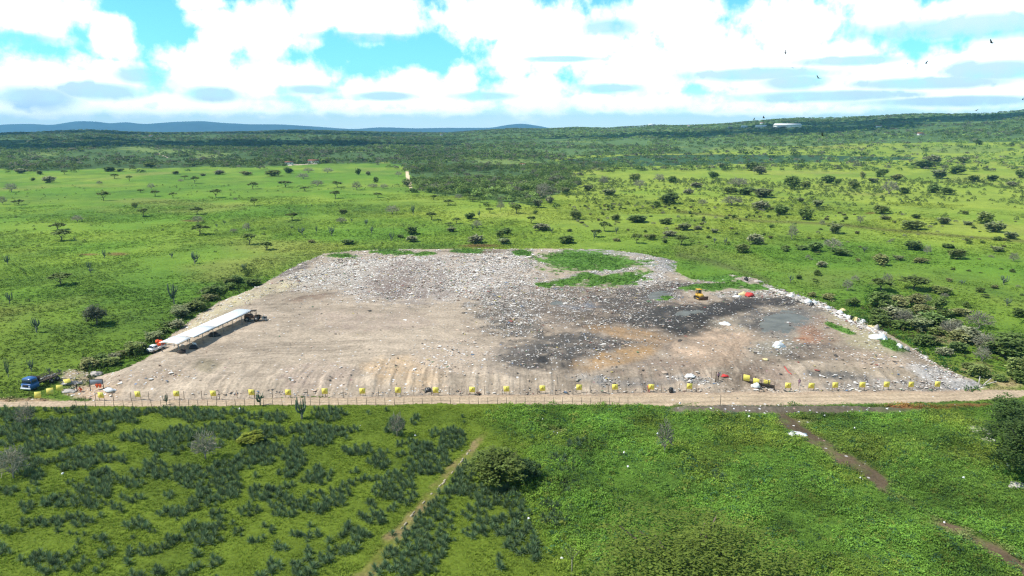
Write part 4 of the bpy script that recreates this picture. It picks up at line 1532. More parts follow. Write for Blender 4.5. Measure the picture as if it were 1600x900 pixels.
def build_trees():
    made = []
    for (px, py, w, h, k) in TREES:
        x, y, z = unproj(px, py)
        s = ppm(y)
        W = w / s
        H = h / s * 1.02
        # the height is seen from above: a tall crown shows part of its depth too
        dz = math.atan2(CAM_H - z, y)
        H = max(H - W * math.sin(dz) * (0.35 if k != C_ else 0.1), 0.42 * W) / math.cos(dz) if k != C_ else H / math.cos(dz)
        yb = y + (W * 0.25 if k in (B_, G_) else 0.0)
        W *= {A: 1.12, B_: 1.08, G_: 1.1, C_: 1.1}[k]
        H *= {A: 1.25, B_: 1.1, G_: 1.2, C_: 1.0}[k]
        t = plant_tree(k, x, yb, ground_z(x, yb) - 0.08, W, H, rng.uniform(0, 6.28))
        made.append((t, k, px, py, W, H))
    size = {}
    for k in KINDS:
        ws = sorted(m_[4] for m_ in made if m_[1] == k)
        size[k] = (ws[len(ws) // 3], ws[2 * len(ws) // 3])
    groups = {}
    for t, k, px, py, W, H in made:
        a, b = size[k]
        s = 'small' if W < a else ('middling' if W < b else 'broad')
        if k == C_:
            s = 'slight' if W < a else ('upright' if W < b else 'many-armed')
        groups.setdefault((s, k, zone(px, py)), []).append((-py, t, px, py, W, H))
    for (s, k, z), lst in groups.items():
        lst.sort(key=lambda q: q[0])
        for i, (_, t, px, py, W, H) in enumerate(lst):
            desc = {'acacia': 'flat-topped acacia', 'bushy': 'bushy green tree', 'bare': 'leafless grey tree', 'cactus': 'candelabra cactus'}[k]
            lab = '%s %s %s' % (s, desc, z)
            if len(lst) > 1:
                lab += ', %s out from the road' % ordinal(i)
            tag(t, lab, NAMES[k][2], NAMES[k][3])


build_trees()


def big_tree(name, label, px, py, W, H, kind, seed, dense, colour, depth=None):
    rg = np.random.default_rng(seed)
    x, y, z = unproj(px, py)
    root = empty(name, (x, y, z - 0.1), 0)
    tr = trunk_mesh('trunk', rg, 0.34, 0.34, 0.028, 10, 0.05, 0.45)
    lob = [(rg.uniform(-0.28, 0.28), rg.uniform(-0.28, 0.28), rg.uniform(0.42, 0.66), rg.uniform(0.18, 0.28)) for _ in range(11)]
    cen = []
    for i in range(int(150 * dense)):
        lx, ly, lz, lr = lob[i % 11]
        d = rg.normal(size=3)
        d /= np.linalg.norm(d)
        q = lr * rg.uniform(0.6, 1.03)
        cen.append((lx + d[0] * q, ly + d[1] * q, max(0.06, lz + d[2] * q * 1.15)))
    lf = 0.17 / W
    cr = crown_mesh('crown', rg, cen, 0.09, 26, lf, 0.8, colour, 0.32)
    t_ = link('trunk', tr, BARK, root)
    c_ = link('crown', cr, LEAF, root)
    root.scale = (W, depth or W, H)
    tag(root, label, 'tree')
    return root


big_tree('bushy_tree', 'round dense dark olive bush-tree beside the bare track, alone in the field', 782, 752, 9.4, 5.6, 'b', 801, 1.5, S(112, 128, 62))
big_tree('bushy_tree', 'lower dark green bush leaning against the round olive bush-tree', 828, 752, 4.6, 3.6, 'b', 802, 0.8, S(70, 92, 52))
big_tree('spreading_tree', 'huge spreading olive-green crown cut off by the bottom of the view', 1075, 922, 24.0, 9.6, 'b', 803, 4.2, S(106, 122, 50), 18.0)
big_tree('spreading_tree', 'large dark tree standing over white litter at the edge of the weedy field', 1606, 742, 15.5, 10.5, 'b', 804, 2.6, S(86, 108, 54), 13.0)
big_tree('bushy_tree', 'dark bush tree with spiky top growing against the earth road', 1570, 652, 9.0, 4.2, 'b', 805, 1.2, S(84, 108, 52))
big_tree('bushy_tree', 'low yellow-green bush among the sisal plants', 392, 692, 4.6, 1.9, 'b', 806, 0.6, S(132, 142, 52))
big_tree('leaning_tree', 'grey-green wide tree with a forked pale trunk in the open pasture', 151, 507, 7.6, 6.0, 'b', 807, 0.9, S(96, 102, 80))


def young_tree():
    x, y, z = unproj(893, 900)
    root = empty('young_tree', (x, y, z), 0)
    b = MB()
    b.tube([(0, 0, -0.1), (0.03, 0, 1.2), (0, 0, 2.3)], [0.07, 0.06, 0.045], 8)
    for i in range(7):
        a = i * 0.9
        b.tube([(0, 0, 2.0 + 0.05 * i), (0.4 * math.cos(a), 0.4 * math.sin(a), 2.7), (0.9 * math.cos(a), 0.9 * math.sin(a), 3.4)], [0.03, 0.02, 0.008], 5)
    b.build('trunk', PALEBARK, root, smooth=True)
    rg = np.random.default_rng(5)
    cen = [(rg.normal(0, 0.5), rg.normal(0, 0.5), rg.uniform(2.7, 3.6)) for _ in range(30)]
    link('crown', crown_mesh('crown', rg, cen, 0.3, 10, 0.06, 0.7, S(92, 108, 56)), LEAF, root)
    tag(root, 'thin young tree with a bare straight pale stem beside the huge crown', 'tree')


young_tree()


# ------------------------------------------------------------------ sisal and shrubs
SISAL = [(0, 620, 3.214, [(150, 85, 160, 50), (350, 95, 110, 40), (60, 100, 80, 40), (30, 200, 60, 60), (200, 180, 120, 60), (300, 160, 90, 40), (480, 150, 90, 30), (560, 90, 90, 40), (680, 100, 90, 35), (820, 80, 110, 30), (1000, 90, 120, 35), (1180, 95, 110, 35), (1280, 130, 90, 40), (700, 200, 110, 30), (820, 210, 110, 30), (950, 180, 110, 35), (1120, 160, 100, 35), (1260, 200, 110, 40), (900, 265, 130, 30), (1060, 260, 110, 40), (1220, 260, 110, 40), (450, 280, 140, 40), (250, 270, 140, 60), (100, 330, 110, 60), (560, 300, 90, 30), (380, 330, 100, 40), (820, 300, 60, 20), (1200, 330, 90, 40), (1320, 310, 50, 30), (30, 470, 70, 25), (160, 480, 30, 15), (320, 520, 60, 35), (480, 470, 100, 60), (450, 535, 90, 25), (580, 560, 40, 20), (660, 510, 80, 15), (130, 555, 35, 30), (220, 535, 40, 15), (410, 620, 100, 35), (210, 630, 90, 20), (300, 660, 40, 15), (660, 640, 90, 25), (400, 685, 60, 10), (490, 705, 50, 18), (780, 670, 30, 12), (540, 770, 50, 40), (40, 665, 60, 20), (15, 770, 40, 35), (250, 810, 120, 30), (130, 830, 50, 30), (360, 780, 50, 30), (330, 860, 80, 20), (220, 870, 40, 25), (430, 830, 30, 25), (500, 860, 30, 20), (650, 710, 40, 15), (720, 770, 90, 35), (820, 760, 30, 18), (870, 720, 60, 20), (870, 585, 80, 30), (640, 810, 40, 40), (1000, 680, 80, 50), (1080, 660, 80, 25), (1030, 715, 90, 25), (1200, 675, 30, 20), (1095, 590, 40, 30), (1100, 430, 130, 90), (960, 400, 80, 60), (1030, 520, 90, 30), (980, 540, 40, 25), (840, 490, 30, 25), (1240, 575, 50, 20), (1310, 720, 50, 25), (1310, 480, 60, 40), (1330, 650, 30, 15), (980, 780, 30, 15), (980, 855, 40, 20), (1090, 830, 40, 20), (800, 865, 30, 25), (700, 880, 80, 20), (900, 885, 60, 15), (1330, 880, 40, 30), (520, 400, 80, 40), (640, 425, 70, 25), (770, 350, 60, 40), (700, 380, 50, 25), (810, 390, 60, 20), (370, 435, 40, 20), (180, 410, 40, 30)]),
         (400, 620, 3.214, [(100, 100, 60, 30), (360, 80, 90, 45), (700, 155, 45, 40), (650, 65, 20, 12), (800, 110, 20, 25), (260, 160, 100, 30), (350, 175, 150, 35), (270, 220, 110, 30), (60, 250, 60, 30), (100, 170, 80, 30), (170, 280, 70, 30), (500, 270, 90, 25), (560, 250, 30, 20), (640, 280, 25, 20), (620, 330, 60, 35), (730, 290, 30, 20), (740, 240, 40, 15), (810, 240, 50, 30), (920, 180, 60, 20), (990, 220, 60, 50), (880, 290, 110, 60), (800, 340, 80, 30), (860, 370, 90, 25), (710, 390, 90, 35), (600, 410, 120, 15), (680, 450, 110, 45), (720, 490, 90, 25), (640, 500, 50, 20), (750, 520, 40, 25), (670, 560, 50, 20), (590, 540, 30, 20), (460, 440, 30, 20), (490, 370, 30, 12), (320, 385, 70, 35), (200, 330, 60, 35), (150, 380, 50, 20), (270, 420, 80, 20), (290, 480, 40, 20), (420, 480, 50, 20), (400, 520, 50, 30), (290, 565, 70, 25), (170, 530, 90, 35), (80, 480, 90, 35), (140, 585, 70, 15), (150, 445, 20, 20), (590, 610, 90, 30), (470, 680, 70, 40), (540, 700, 60, 25), (470, 755, 50, 25), (260, 695, 90, 30), (120, 750, 50, 25), (30, 725, 50, 20), (260, 770, 30, 15), (380, 715, 40, 15), (75, 670, 25, 15), (330, 810, 70, 35), (230, 860, 80, 40), (100, 850, 50, 30), (400, 770, 50, 20), (1040, 370, 60, 40), (1010, 420, 70, 40), (960, 470, 60, 30), (900, 530, 60, 20), (1060, 460, 80, 30), (1150, 480, 100, 30), (1230, 500, 100, 50), (1130, 560, 70, 30), (880, 590, 90, 40), (840, 640, 90, 40), (960, 620, 60, 40), (1050, 600, 30, 20), (1180, 620, 90, 40), (1100, 680, 80, 30), (1250, 650, 80, 40), (1330, 600, 40, 50), (1300, 720, 60, 50), (760, 700, 100, 50), (880, 720, 100, 60), (700, 790, 100, 50), (850, 800, 90, 50), (580, 870, 60, 30), (800, 860, 120, 40), (1220, 830, 30, 40)]),
         (800, 620, 3.214, [(30, 540, 50, 35), (180, 550, 50, 30), (250, 570, 50, 30), (210, 610, 80, 30), (40, 600, 60, 40), (40, 660, 60, 40), (60, 740, 80, 60), (120, 800, 40, 30), (270, 340, 60, 35), (190, 430, 50, 25), (280, 430, 50, 30), (290, 480, 25, 20), (210, 310, 30, 20), (320, 240, 50, 30), (1030, 410, 40, 25)])]


def build_sisal():
    st = 0.80
    gx, gy = np.meshgrid(np.arange(-100, 40, st), np.arange(62, 119, st))
    x = gx.ravel() + rng.uniform(-0.4, 0.4, gx.size)
    y = gy.ravel() + rng.uniform(-0.4, 0.4, gx.size)
    z = height(x, y)
    px, py = proj(x, y, z + 0.25)
    keep = np.zeros(len(x), bool)
    nz = fbm(x, y, 3, 2, 351)
    for x0, y0, k, rows in SISAL:
        for (cx, cy, rx, ry) in rows:
            keep |= np.hypot((px - x0 - cx / k) * k / rx, (py - y0 - cy / k) * k / ry) < 1.0 + 0.25 * nz
    keep |= (rng.uniform(0, 1, len(x)) < 0.012) & (px < 735)
    keep &= (px > -30) & (px < 1640) & (py < 915) & (py > 637)
    keep &= ~((px < 420) & (py < 725) & (nz < -0.35))
    keep &= seg_dist(px, py, TRACK) > 5
    ix = np.where(keep)[0]
    ix = ix[np.argsort(np.hypot(x[ix], y[ix]))]
    vis = (px[ix] > -10) & (px[ix] < 1610) & (py[ix] < 900)
    ind = ix[vis][:300]
    rest = np.setdiff1d(ix, ind)
    col = S(104, 126, 88)
    tm_ = []
    for i in range(8):
        V, Fc, sh = agave(900 + i)
        tm_.append((V, Fc, sh))
    mshs = [mesh_np('sisal_plant', V, [Fc], sh[:, None] * col * (0.9 + 0.03 * i)) for i, (V, Fc, sh) in enumerate(tm_)]
    first = None
    for i in ind:
        if first is None:
            o = link('sisal_plant', mshs[0], LEAF)
            tag(o, 'blue-green spiky sisal rosette in the plot below the earth road', 'agave', 'sisal plants below the earth road')
            first = o
        else:
            o = first.copy()
            o.data = mshs[rng.integers(8)]
            if not o.data.materials:
                o.data.materials.append(LEAF)
            COL.objects.link(o)
        o.location = (x[i], y[i], z[i] - 0.03)
        s = rng.uniform(0.5, 1.02)
        o.scale = (s, s, s * rng.uniform(0.75, 1.1))
        o.rotation_euler[0] = rng.uniform(-0.15, 0.15)
        o.rotation_euler = (rng.uniform(-0.14, 0.14), rng.uniform(-0.14, 0.14), rng.uniform(0, 6.28))
    m = len(rest)
    cc = np.broadcast_to(col, (m, 3)) * rng.uniform(0.75, 1.2, (m, 1))
    sc = rng.uniform(0.5, 1.0, m)
    arr = scatter(tm_, np.stack([x, y, z - 0.03], 1)[rest], sc, rng.uniform(0, 6.28, m), cc)
    stuff('sisal_rows', arr, LEAF, 'dense dark sisal plants in the far rows towards the road', 'agave')
    print('sisal', len(ind), m)


build_sisal()


def build_shrubs():
    pg = [(880, 290), (960, 264), (1120, 258), (1440, 252), (1600, 228), (1640, 560), (1470, 525), (1200, 432), (1060, 392), (900, 352)]
    meshes = [make_kind('bushy', 61 + i)[1] for i in range(3)] + [KINDS['bare'][0][1]] + [KINDS['acacia'][0][1]]
    for m_ in meshes:
        m_.name = 'thorn_shrub'
    pts = []
    while len(pts) < 2300:
        n = 4000
        x = rng.uniform(10, 560, n)
        y = np.sqrt(rng.uniform(170 ** 2, 720 ** 2, n))
        z = height(x, y)
        px, py = proj(x, y, z)
        w = np.where(py < 330, 1.0, 0.5) * np.clip(0.6 + 0.7 * fbm(x, y, 45, 3, 361), 0.05, 1)
        k = in_poly(px, py, pg) & (px < 1606) & (rng.uniform(0, 1, n) < w) & ~in_poly(px, py, DUMP_PX)
        pts += list(zip(x[k], y[k], z[k]))
    pts = pts[:2300]
    pts.sort(key=lambda p: math.hypot(p[0], p[1]))
    first = None
    for (x, y, z) in pts[:300]:
        if first is None:
            o = link('thorn_shrub', meshes[0], LEAF)
            tag(o, 'low dark thorn shrub dotted over the bright pasture on the bulldozer\'s side', 'shrub', 'thorn shrubs on the bulldozer\'s side of the plain')
            first = o
        else:
            o = first.copy()
            o.data = meshes[int(rng.integers(len(meshes)))]
            if not o.data.materials:
                o.data.materials.append(LEAF)
            COL.objects.link(o)
        w = rng.uniform(1.2, 3.0)
        o.location = (x, y, z - 0.1)
        o.scale = (w, w, w * rng.uniform(0.5, 0.9))
        o.rotation_euler = (0, 0, rng.uniform(0, 6.28))
    T = []
    for i in range(5):
        T.append(leaf_clump(64, 0.45, 0.62, 0.12, 950 + i))
    extra = []
    while len(extra) < 700:
        n = 3000
        x = rng.uniform(-420, 260, n)
        y = np.sqrt(rng.uniform(150 ** 2, 640 ** 2, n))
        z = height(x, y)
        pl = plan(x, y, z)
        k = (pl['kind'] == 0) & ~pl['forest'] & (pl['px'] < 1000) & (pl['py'] < 600) & (rng.uniform(0, 1, n) < np.clip(0.25 + 0.6 * fbm(x, y, 60, 3, 371), 0.02, 1))
        extra += list(zip(x[k], y[k], z[k]))
    rest = np.array(pts[300:] + extra[:700])
    m = len(rest)
    cc = np.broadcast_to(S(104, 120, 66), (m, 3)) * rng.uniform(0.7, 1.3, (m, 1))
    arr = scatter(T, rest - [0, 0, 0.1], np.where(np.arange(m) < m - 700, rng.uniform(1.4, 4.2, m), rng.uniform(0.7, 2.2, m)), rng.uniform(0, 6.28, m), cc)
    stuff('scrub', arr, LEAF, 'far specks of low thorn scrub thinning towards the woodland', 'scrub')


build_shrubs()

# ------------------------------------------------------------------ things on and around the dump
WHITE = mat('white_cloth', S(232, 232, 230), rough=0.6, var=0.04, scale=0.6)
SHEET = mat('white_sheeting', S(245, 245, 243), rough=0.5, var=0.03, scale=0.3)
STEEL = mat('dull_steel', S(140, 138, 134), rough=0.5, metal=0.6, var=0.2)
RUST = mat('rusty_steel', S(112, 84, 66), rough=0.85, metal=0.2, var=0.35, scale=4)
DARK = mat('dark_scrap', S(62, 54, 48), rough=0.9, var=0.35, scale=3)
RUBBER = mat('rubber', S(40, 39, 38), rough=0.85, var=0.2)
BLUE = mat('blue_paint', S(52, 98, 154), rough=0.4, var=0.14, scale=2)
YELLOW = mat('yellow_board', S(242, 224, 104), rough=0.6, var=0.07, scale=3)
OCHRE = mat('ochre_mark', S(176, 146, 44), rough=0.7, var=0.1)
YPAINT = mat('yellow_machine_paint', S(214, 168, 62), rough=0.55, var=0.22, scale=2)
GLASS = mat('dark_glass', S(58, 72, 88), rough=0.12, var=0.05)
ORANGE = mat('orange_cloth', S(226, 92, 44), rough=0.8, var=0.12)
RED = mat('red_cloth', S(204, 66, 60), rough=0.75, var=0.12)
CREAM = mat('cream_cloth', S(222, 204, 150), rough=0.8, var=0.12)
WOOD = mat('grey_wood', S(128, 112, 96), rough=0.9, var=0.25, scale=5)
PALEPOST = mat('pale_post', S(186, 178, 168), rough=0.9, var=0.15, scale=5)
BLACKBAG = mat('black_plastic', S(44, 42, 42), rough=0.4, var=0.2)
CONC = mat('pale_concrete', S(170, 160, 136), rough=0.9, var=0.2, scale=3)
SKIN = mat('skin', S(112, 78, 60), rough=0.7, var=0.05)
HAIR = mat('dark_hair', S(30, 26, 24), rough=0.8, var=0.1)
GREYBOARD = mat('grey_board', S(150, 154, 164), rough=0.6, var=0.1)


def kerb():
    pts = [(735, 703), (716, 728), (690, 757), (664, 783), (640, 809), (622, 834)]
    P_ = [unproj(*p) for p in pts]
    root = empty('kerb', P_[0], 0)
    b = MB()
    o0 = np.array(P_[0])
    tot = [np.array(p) for p in P_]
    for (a, c) in zip(tot[:-1], tot[1:]):
        n = max(2, int(np.linalg.norm(c - a) / 0.8))
        for i in range(n):
            if rng.uniform() < 0.3:
                continue
            q = a + (c - a) * (i + 0.5) / n - o0
            d = c - a
            b.box(q + [rng.uniform(-0.12, 0.12), rng.uniform(-0.12, 0.12), -0.02], (rng.uniform(0.35, 0.75), rng.uniform(0.15, 0.3), 0.30 + rng.uniform(-0.06, 0.06)), rz=math.atan2(d[1], d[0]) + rng.uniform(-0.15, 0.15), bev=0.05, rx=rng.uniform(-0.08, 0.08))
    b.build('kerb_stones', CONC, root)
    tag(root, 'pale broken kerb of stones along the bare track through the sisal', 'kerb')


kerb()


# ---- fences and signs
FENCE_BASE = np.array([(150, 626), (300, 624.3), (450, 621.8), (600, 618.8), (760, 616.8), (900, 614.8), (1050, 612.6), (1105, 611.5), (1225, 611.5), (1350, 610.3), (1460, 609.2), (1500, 609)], float)
LOWER_BASE = np.array([(120, 636), (300, 634.6), (450, 633.6), (600, 632), (760, 631.4), (900, 631.4), (980, 632)], float)


def post_shape(h, w, lean, seed):
    b = MB()
    rg = np.random.default_rng(seed)
    l = np.array([rg.uniform(-1, 1), rg.uniform(-1, 1), 0]) * lean
    b.tube([(0, 0, -0.2), l * 0.5 + [0, 0, h * 0.5], l + [0, 0, h]], [w, w * 0.95, w * 0.85], 6)
    return b.mesh('post')


POSTS = [post_shape(1.75, 0.055, 0.06, i) for i in range(4)]
LOWPOSTS = [post_shape(1.35, 0.05, 0.10, 40 + i) for i in range(4)]


def fence(name, label, xs, base, meshes, h, material, wires):
    pts = [unproj(x, np.interp(x, base[:, 0], base[:, 1])) for x in xs]
    root = empty(name, pts[0], 0)
    o0 = np.array(pts[0])
    first = {}
    for i, p in enumerate(pts):
        mi = i % len(meshes)
        o = link('post', meshes[mi], material if not meshes[mi].materials else None, root)
        o.location = np.array(p) - o0
        o.rotation_euler = (0, 0, rng.uniform(0, 6.28))
    b = MB()
    for hw in wires:
        for p, q in zip(pts[:-1], pts[1:]):
            p_, q_ = np.array(p) - o0 + [0, 0, hw], np.array(q) - o0 + [0, 0, hw]
            b.tube([p_, (p_ + q_) / 2 - [0, 0, 0.03], q_], 0.006, 4, cap=False)
    b.build('wire', STEEL, root)
    tag(root, label, 'fence')


fence('wire_fence', 'long wire fence carrying yellow boards between the dump and the road, ending at the gateway', [150 + 27.6 * i for i in range(35)], FENCE_BASE, POSTS, 1.75, WOOD, (0.35, 0.7, 1.05, 1.4, 1.68))
fence('wire_fence', 'shorter wire fence with pale posts between the gateway and broken poles', [1226 + 23.0 * i for i in range(12)], FENCE_BASE, [post_shape(1.75, 0.06, 0.06, 20 + i) for i in range(4)], 1.75, PALEPOST, (0.35, 0.7, 1.05, 1.4, 1.68))
fence('low_fence', 'low thin-posted wire fence between the road and the sisal field', [120 + 14.6 * i for i in range(60)], LOWER_BASE, LOWPOSTS, 1.35, WOOD, (0.45, 0.85, 1.25))


def sign_parts(root, panel_mat=None):
    b = MB()
    b.box((0, 0, 1.22), (1.12, 0.03, 1.12))
    b.build('board', YELLOW, root)
    m = MB()                                # faded ochre figure on the board
    f = -0.022
    m.box((0.02, f, 1.50), (0.14, 0.012, 0.13), bev=0.004)
    m.box((0.02, f, 1.26), (0.20, 0.012, 0.26), bev=0.004, taper=0.8)
    m.box((-0.10, f, 0.99), (0.10, 0.012, 0.28), bev=0.004)
    m.box((0.15, f, 0.99), (0.10, 0.012, 0.28), bev=0.004)
    m.box((-0.22, f, 1.22), (0.22, 0.012, 0.08), bev=0.004, ry=0.5)
    m.build('pictogram', OCHRE, root)
    for sx_ in (-0.5, 0.5):
        g = MB()
        g.box((sx_, 0.045, 0.85), (0.06, 0.05, 1.75))
        g.build('leg', WOOD, root)


SIGN_PX = [(160, 619), (217, 618), (277, 617.5), (335, 616.5), (394, 616), (451, 615.5), (508, 613.5), (567, 612.5), (622, 611.5), (681, 610), (738, 609.5), (792, 609.5), (848, 608.5), (904, 607.5), (961, 607.2), (1017, 606), (1076, 605),
           (1230, 604), (1266, 603.5), (1304, 603.5), (1346, 603.3), (1384, 602.5), (1422, 602.3), (1463, 601.5)]
proto_sign = None
for i, (sx, sy) in enumerate(SIGN_PX):
    by = np.interp(sx, FENCE_BASE[:, 0], FENCE_BASE[:, 1])
    x, y, z = unproj(sx, by)
    if proto_sign is None:
        t = empty('yellow_sign', (0, 0, 0), 0)
        sign_parts(t)
        proto_sign = t
    else:
        t = proto_sign.copy()
        COL.objects.link(t)
        for ch in proto_sign.children:
            c = ch.copy()
            COL.objects.link(c)
            c.parent = t
    t.location = (x, y - 0.12, z + rng.uniform(-0.08, 0.12))
    t.rotation_euler = (rng.uniform(-0.04, 0.04), rng.uniform(-0.06, 0.06), rng.uniform(-0.12, 0.12))
    if i < 17:
        lab = 'square yellow warning board on the long fence, %s along from the blue truck' % ordinal(i)
    else:
        lab = 'yellow warning board on the pale-posted fence, %s along from the gateway' % ordinal(i - 17)
    tag(t, lab, 'sign', 'yellow boards along the dump fence')


def plain_sign(px, py, rz, rx, label, s=1.15, bent=False):
    x, y, z = unproj(px, py)
    root = empty('yellow_sign', (x, y, z), rz)
    b = MB()
    b.box((0, 0, s * 0.5 + 0.35), (s, 0.03, s), bev=0.01, rx=rx)
    b.build('board', YELLOW, root)
    for sx_ in (-0.3, 0.3):
        g = MB()
        g.box((sx_, 0.06, 0.5), (0.06, 0.06, 1.1))
        g.build('leg', WOOD, root)
    tag(root, label, 'sign', 'loose yellow boards by the fence ends')


plain_sign(60, 624, 0.25, -0.2, 'leaning yellow board in the grass directly below the blue truck')
plain_sign(79, 618, 0.5, -0.5, 'tilted yellow board between the blue truck and the road bend')
plain_sign(94, 613, 0.3, -0.25, 'propped yellow board beside the white sacks near the blue truck')
plain_sign(106, 602, 0.8, -1.1, 'fallen yellow board behind the propped ones, lying on dark scrap')
plain_sign(1166, 597.5, -0.55, 0, 'yellow board on the dark gate leaf, first inside the gateway', 1.25)
plain_sign(1181, 602.5, -0.55, 0, 'yellow board half hidden behind the bright white sack at the gateway', 1.15)
plain_sign(1197.5, 605.5, -0.45, 0, 'yellow board on the gate leaf next to the white sack, towards the road', 1.25)


def gate():
    a, c = unproj(1160, 595), unproj(1210, 609.5)
    root = empty('gate', a, 0)
    d = np.array(c) - np.array(a)
    b = MB()
    n = 6
    for i in range(n):
        q = d * i / (n - 1)
        b.tube([q + [0, 0, -0.1], q + [0, 0, 1.7]], 0.06, 6)
    b.build('gate_posts', DARK, root)
    m = MB()
    for h in (0.25, 0.6, 0.95, 1.3, 1.6):
        m.tube([np.array([0, 0, h]), d + [0, 0, h]], 0.022, 5)
    m.build('rails', RUST, root)
    p = MB()
    rz = math.atan2(d[1], d[0])
    p.box(d * 0.5 + [0, 0, 0.35], (np.linalg.norm(d) * 0.96, 0.03, 0.6), rz=rz, bev=0.01)
    p.build('panel', DARK, root)
    tag(root, 'dark open gate leaf angled back into the dump, carrying three yellow boards', 'gate')
    for (px, py, h, w, m_, lab) in ((1118, 597, 2.1, 0.16, WOOD, 'thick dark gatepost beside the person in mauve'), (1110.5, 600, 3.4, 0.05, WOOD, 'tall thin pole standing by the thick gatepost')):
        x, y, z = unproj(px, py)
        b = MB()
        b.tube([(0, 0, -0.2), (0.02, 0, h * 0.5), (0, 0.02, h)], [w, w * 0.95, w * 0.9], 8)
        b.cyl((0, 0.02, h + 0.03), w * 1.1, 0.06, sides=8)
        o = b.build('gatepost' if w > 0.1 else 'pole', m_)
        o.location = (x, y, z)
        tag(o, lab, 'post')
    x, y, z = unproj(1225, 634)
    b = MB()
    b.tube([(0, 0, -0.2), (0.03, 0, 1.2), (0, 0, 2.2)], [0.07, 0.065, 0.06], 7)
    b.cyl((0, 0, 2.22), 0.075, 0.05, sides=7)
    x, y, z = unproj(1125, 635)
    o = b.build('pole', WOOD)
    o.location = (x, y, z)
    tag(o, 'lone dark post on the spoil verge across the road from the gateway', 'post')


gate()


def broken_poles():
    for (px, py, dx, dz, lab) in ((1509, 609, 0.15, 2.1, 'upright pale concrete post at the broken end of the fence'), (1528, 606, 0.2, 2.2, 'pale post with a crooked top beside the fallen poles'), (1532, 605, 1.9, 1.7, 'pale pole leaning off the crooked post'), (1536, 602, 2.6, 0.7, 'long pale pole lying tilted across rubble'), (1485, 608, -1.4, 1.1, 'short pale pole leaning back over the white rubbish')):
        x, y, z = unproj(px, py)
        b = MB()
        b.tube([(0, 0, -0.1), (dx * 0.5, 0.1, dz * 0.52), (dx, 0.2, dz)], [0.11, 0.10, 0.09], 6)
        b.box((dx, 0.2, dz), (0.28, 0.2, 0.12), bev=0.02, rz=0.4)
        o = b.build('pole', PALEPOST)
        o.location = (x, y, z)
        tag(o, lab, 'post', 'pale poles at the broken fence end')


broken_poles()


# ---- the long white canopy
def canopy():
    ZR = 4.5
    pA = flat(266, 535.5, ZR)          # near end
    pB = flat(381, 484.5, ZR)          # far end
    d = np.array([pB[0] - pA[0], pB[1] - pA[1]])
    L_ = np.linalg.norm(d)
    rz = math.atan2(d[1], d[0])
    gz = ground_z(*(pA + d * 0.5))
    root = empty('canopy', (pA[0], pA[1], gz), rz)
    W = 4.6
    H = ZR - gz
    secs = [(0.0, 0.168, -0.14, 0.55), (0.168, 0.46, -0.02, 0.0), (0.46, 1.0, 0.07, -0.1)]
    for (t0, t1, dz, off) in secs:
        b = MB()
        n = 11
        x0, x1 = t0 * L_, t1 * L_
        V = []
        for xx in (x0, x1):
            for k in range(n):
                v = -1 + 2 * k / (n - 1)
                V.append((xx, v * W / 2 + off, H + dz + 0.22 * (1 - v * v)))
            for k in range(n):
                v = 1 - 2 * k / (n - 1)
                V.append((xx, v * W / 2 + off, H + dz - 0.06 + 0.22 * (1 - v * v)))
        m_ = 2 * n
        f4 = [(k, (k + 1) % m_, m_ + (k + 1) % m_, m_ + k) for k in range(m_)]
        V = np.array(V)
        f4 += [(k, m_ - 1 - k, m_ - 2 - k, k + 1) for k in range(n - 1)]
        f4 += [(m_ + k + 1, 2 * m_ - 2 - k, 2 * m_ - 1 - k, m_ + k) for k in range(n - 1)]
        b.add(V, f4)
        b.build('roof_sheet', SHEET, root)
    npst = 8
    pm = MB()
    pm.tube([(0, 0, -0.1), (0, 0, H - 0.35)], 0.07, 8)
    pm.box((0, 0, 0.03), (0.3, 0.3, 0.08), bev=0.02)
    pm = pm.mesh('post')
    for i in range(npst):
        for sd in (-1, 1):
            o = link('post', pm, STEEL if not pm.materials else None, root)
            o.location = (L_ * (0.015 + 0.965 * i / (npst - 1)), sd * (W / 2 - 0.25) + (0.5 if i < 2 else 0), 0)
    b = MB()
    for sd in (-1, 1):
        b.box((L_ * 0.585, sd * (W / 2 - 0.25), H - 0.28), (L_ * 0.80, 0.10, 0.14))
        b.box((L_ * 0.085, sd * (W / 2 - 0.25) + 0.5, H - 0.52), (L_ * 0.15, 0.10, 0.14))
    for i in range(npst):
        b.box((L_ * (0.018 + 0.965 * i / (npst - 1)), 0.5 if i < 2 else 0, H - 0.40 - (0.25 if i < 2 else 0)), (0.08, W - 0.4, 0.10))
    b.build('roof_beams', STEEL, root)
    tag(root, 'long narrow white-roofed open canopy on posts along the dump edge', 'canopy')
    return rz


CAN_RZ = canopy()


def heap(name, px, py, s, material, label, cat, seed, group=None, n=5, zup=0.3):
    x, y, z = unproj(px, py)
    b = MB()
    rg = np.random.default_rng(seed)
    for i in range(n):
        k = 1.0 if i == 0 else rg.uniform(0.35, 0.7)
        o_ = np.array([0, 0, 0]) if i == 0 else np.array([rg.uniform(-0.8, 0.8) * s[0], rg.uniform(-0.8, 0.8) * s[1], -0.1 * s[2]])
        b.lump(o_ + [0, 0, zup * s[2] * k], (s[0] * k, s[1] * k, s[2] * k), seed * 10 + i, 0.35, 12, 7)
    o = b.build(name, material)
    o.location = (x, y, z)
    tag(o, label, cat, group)
    return o


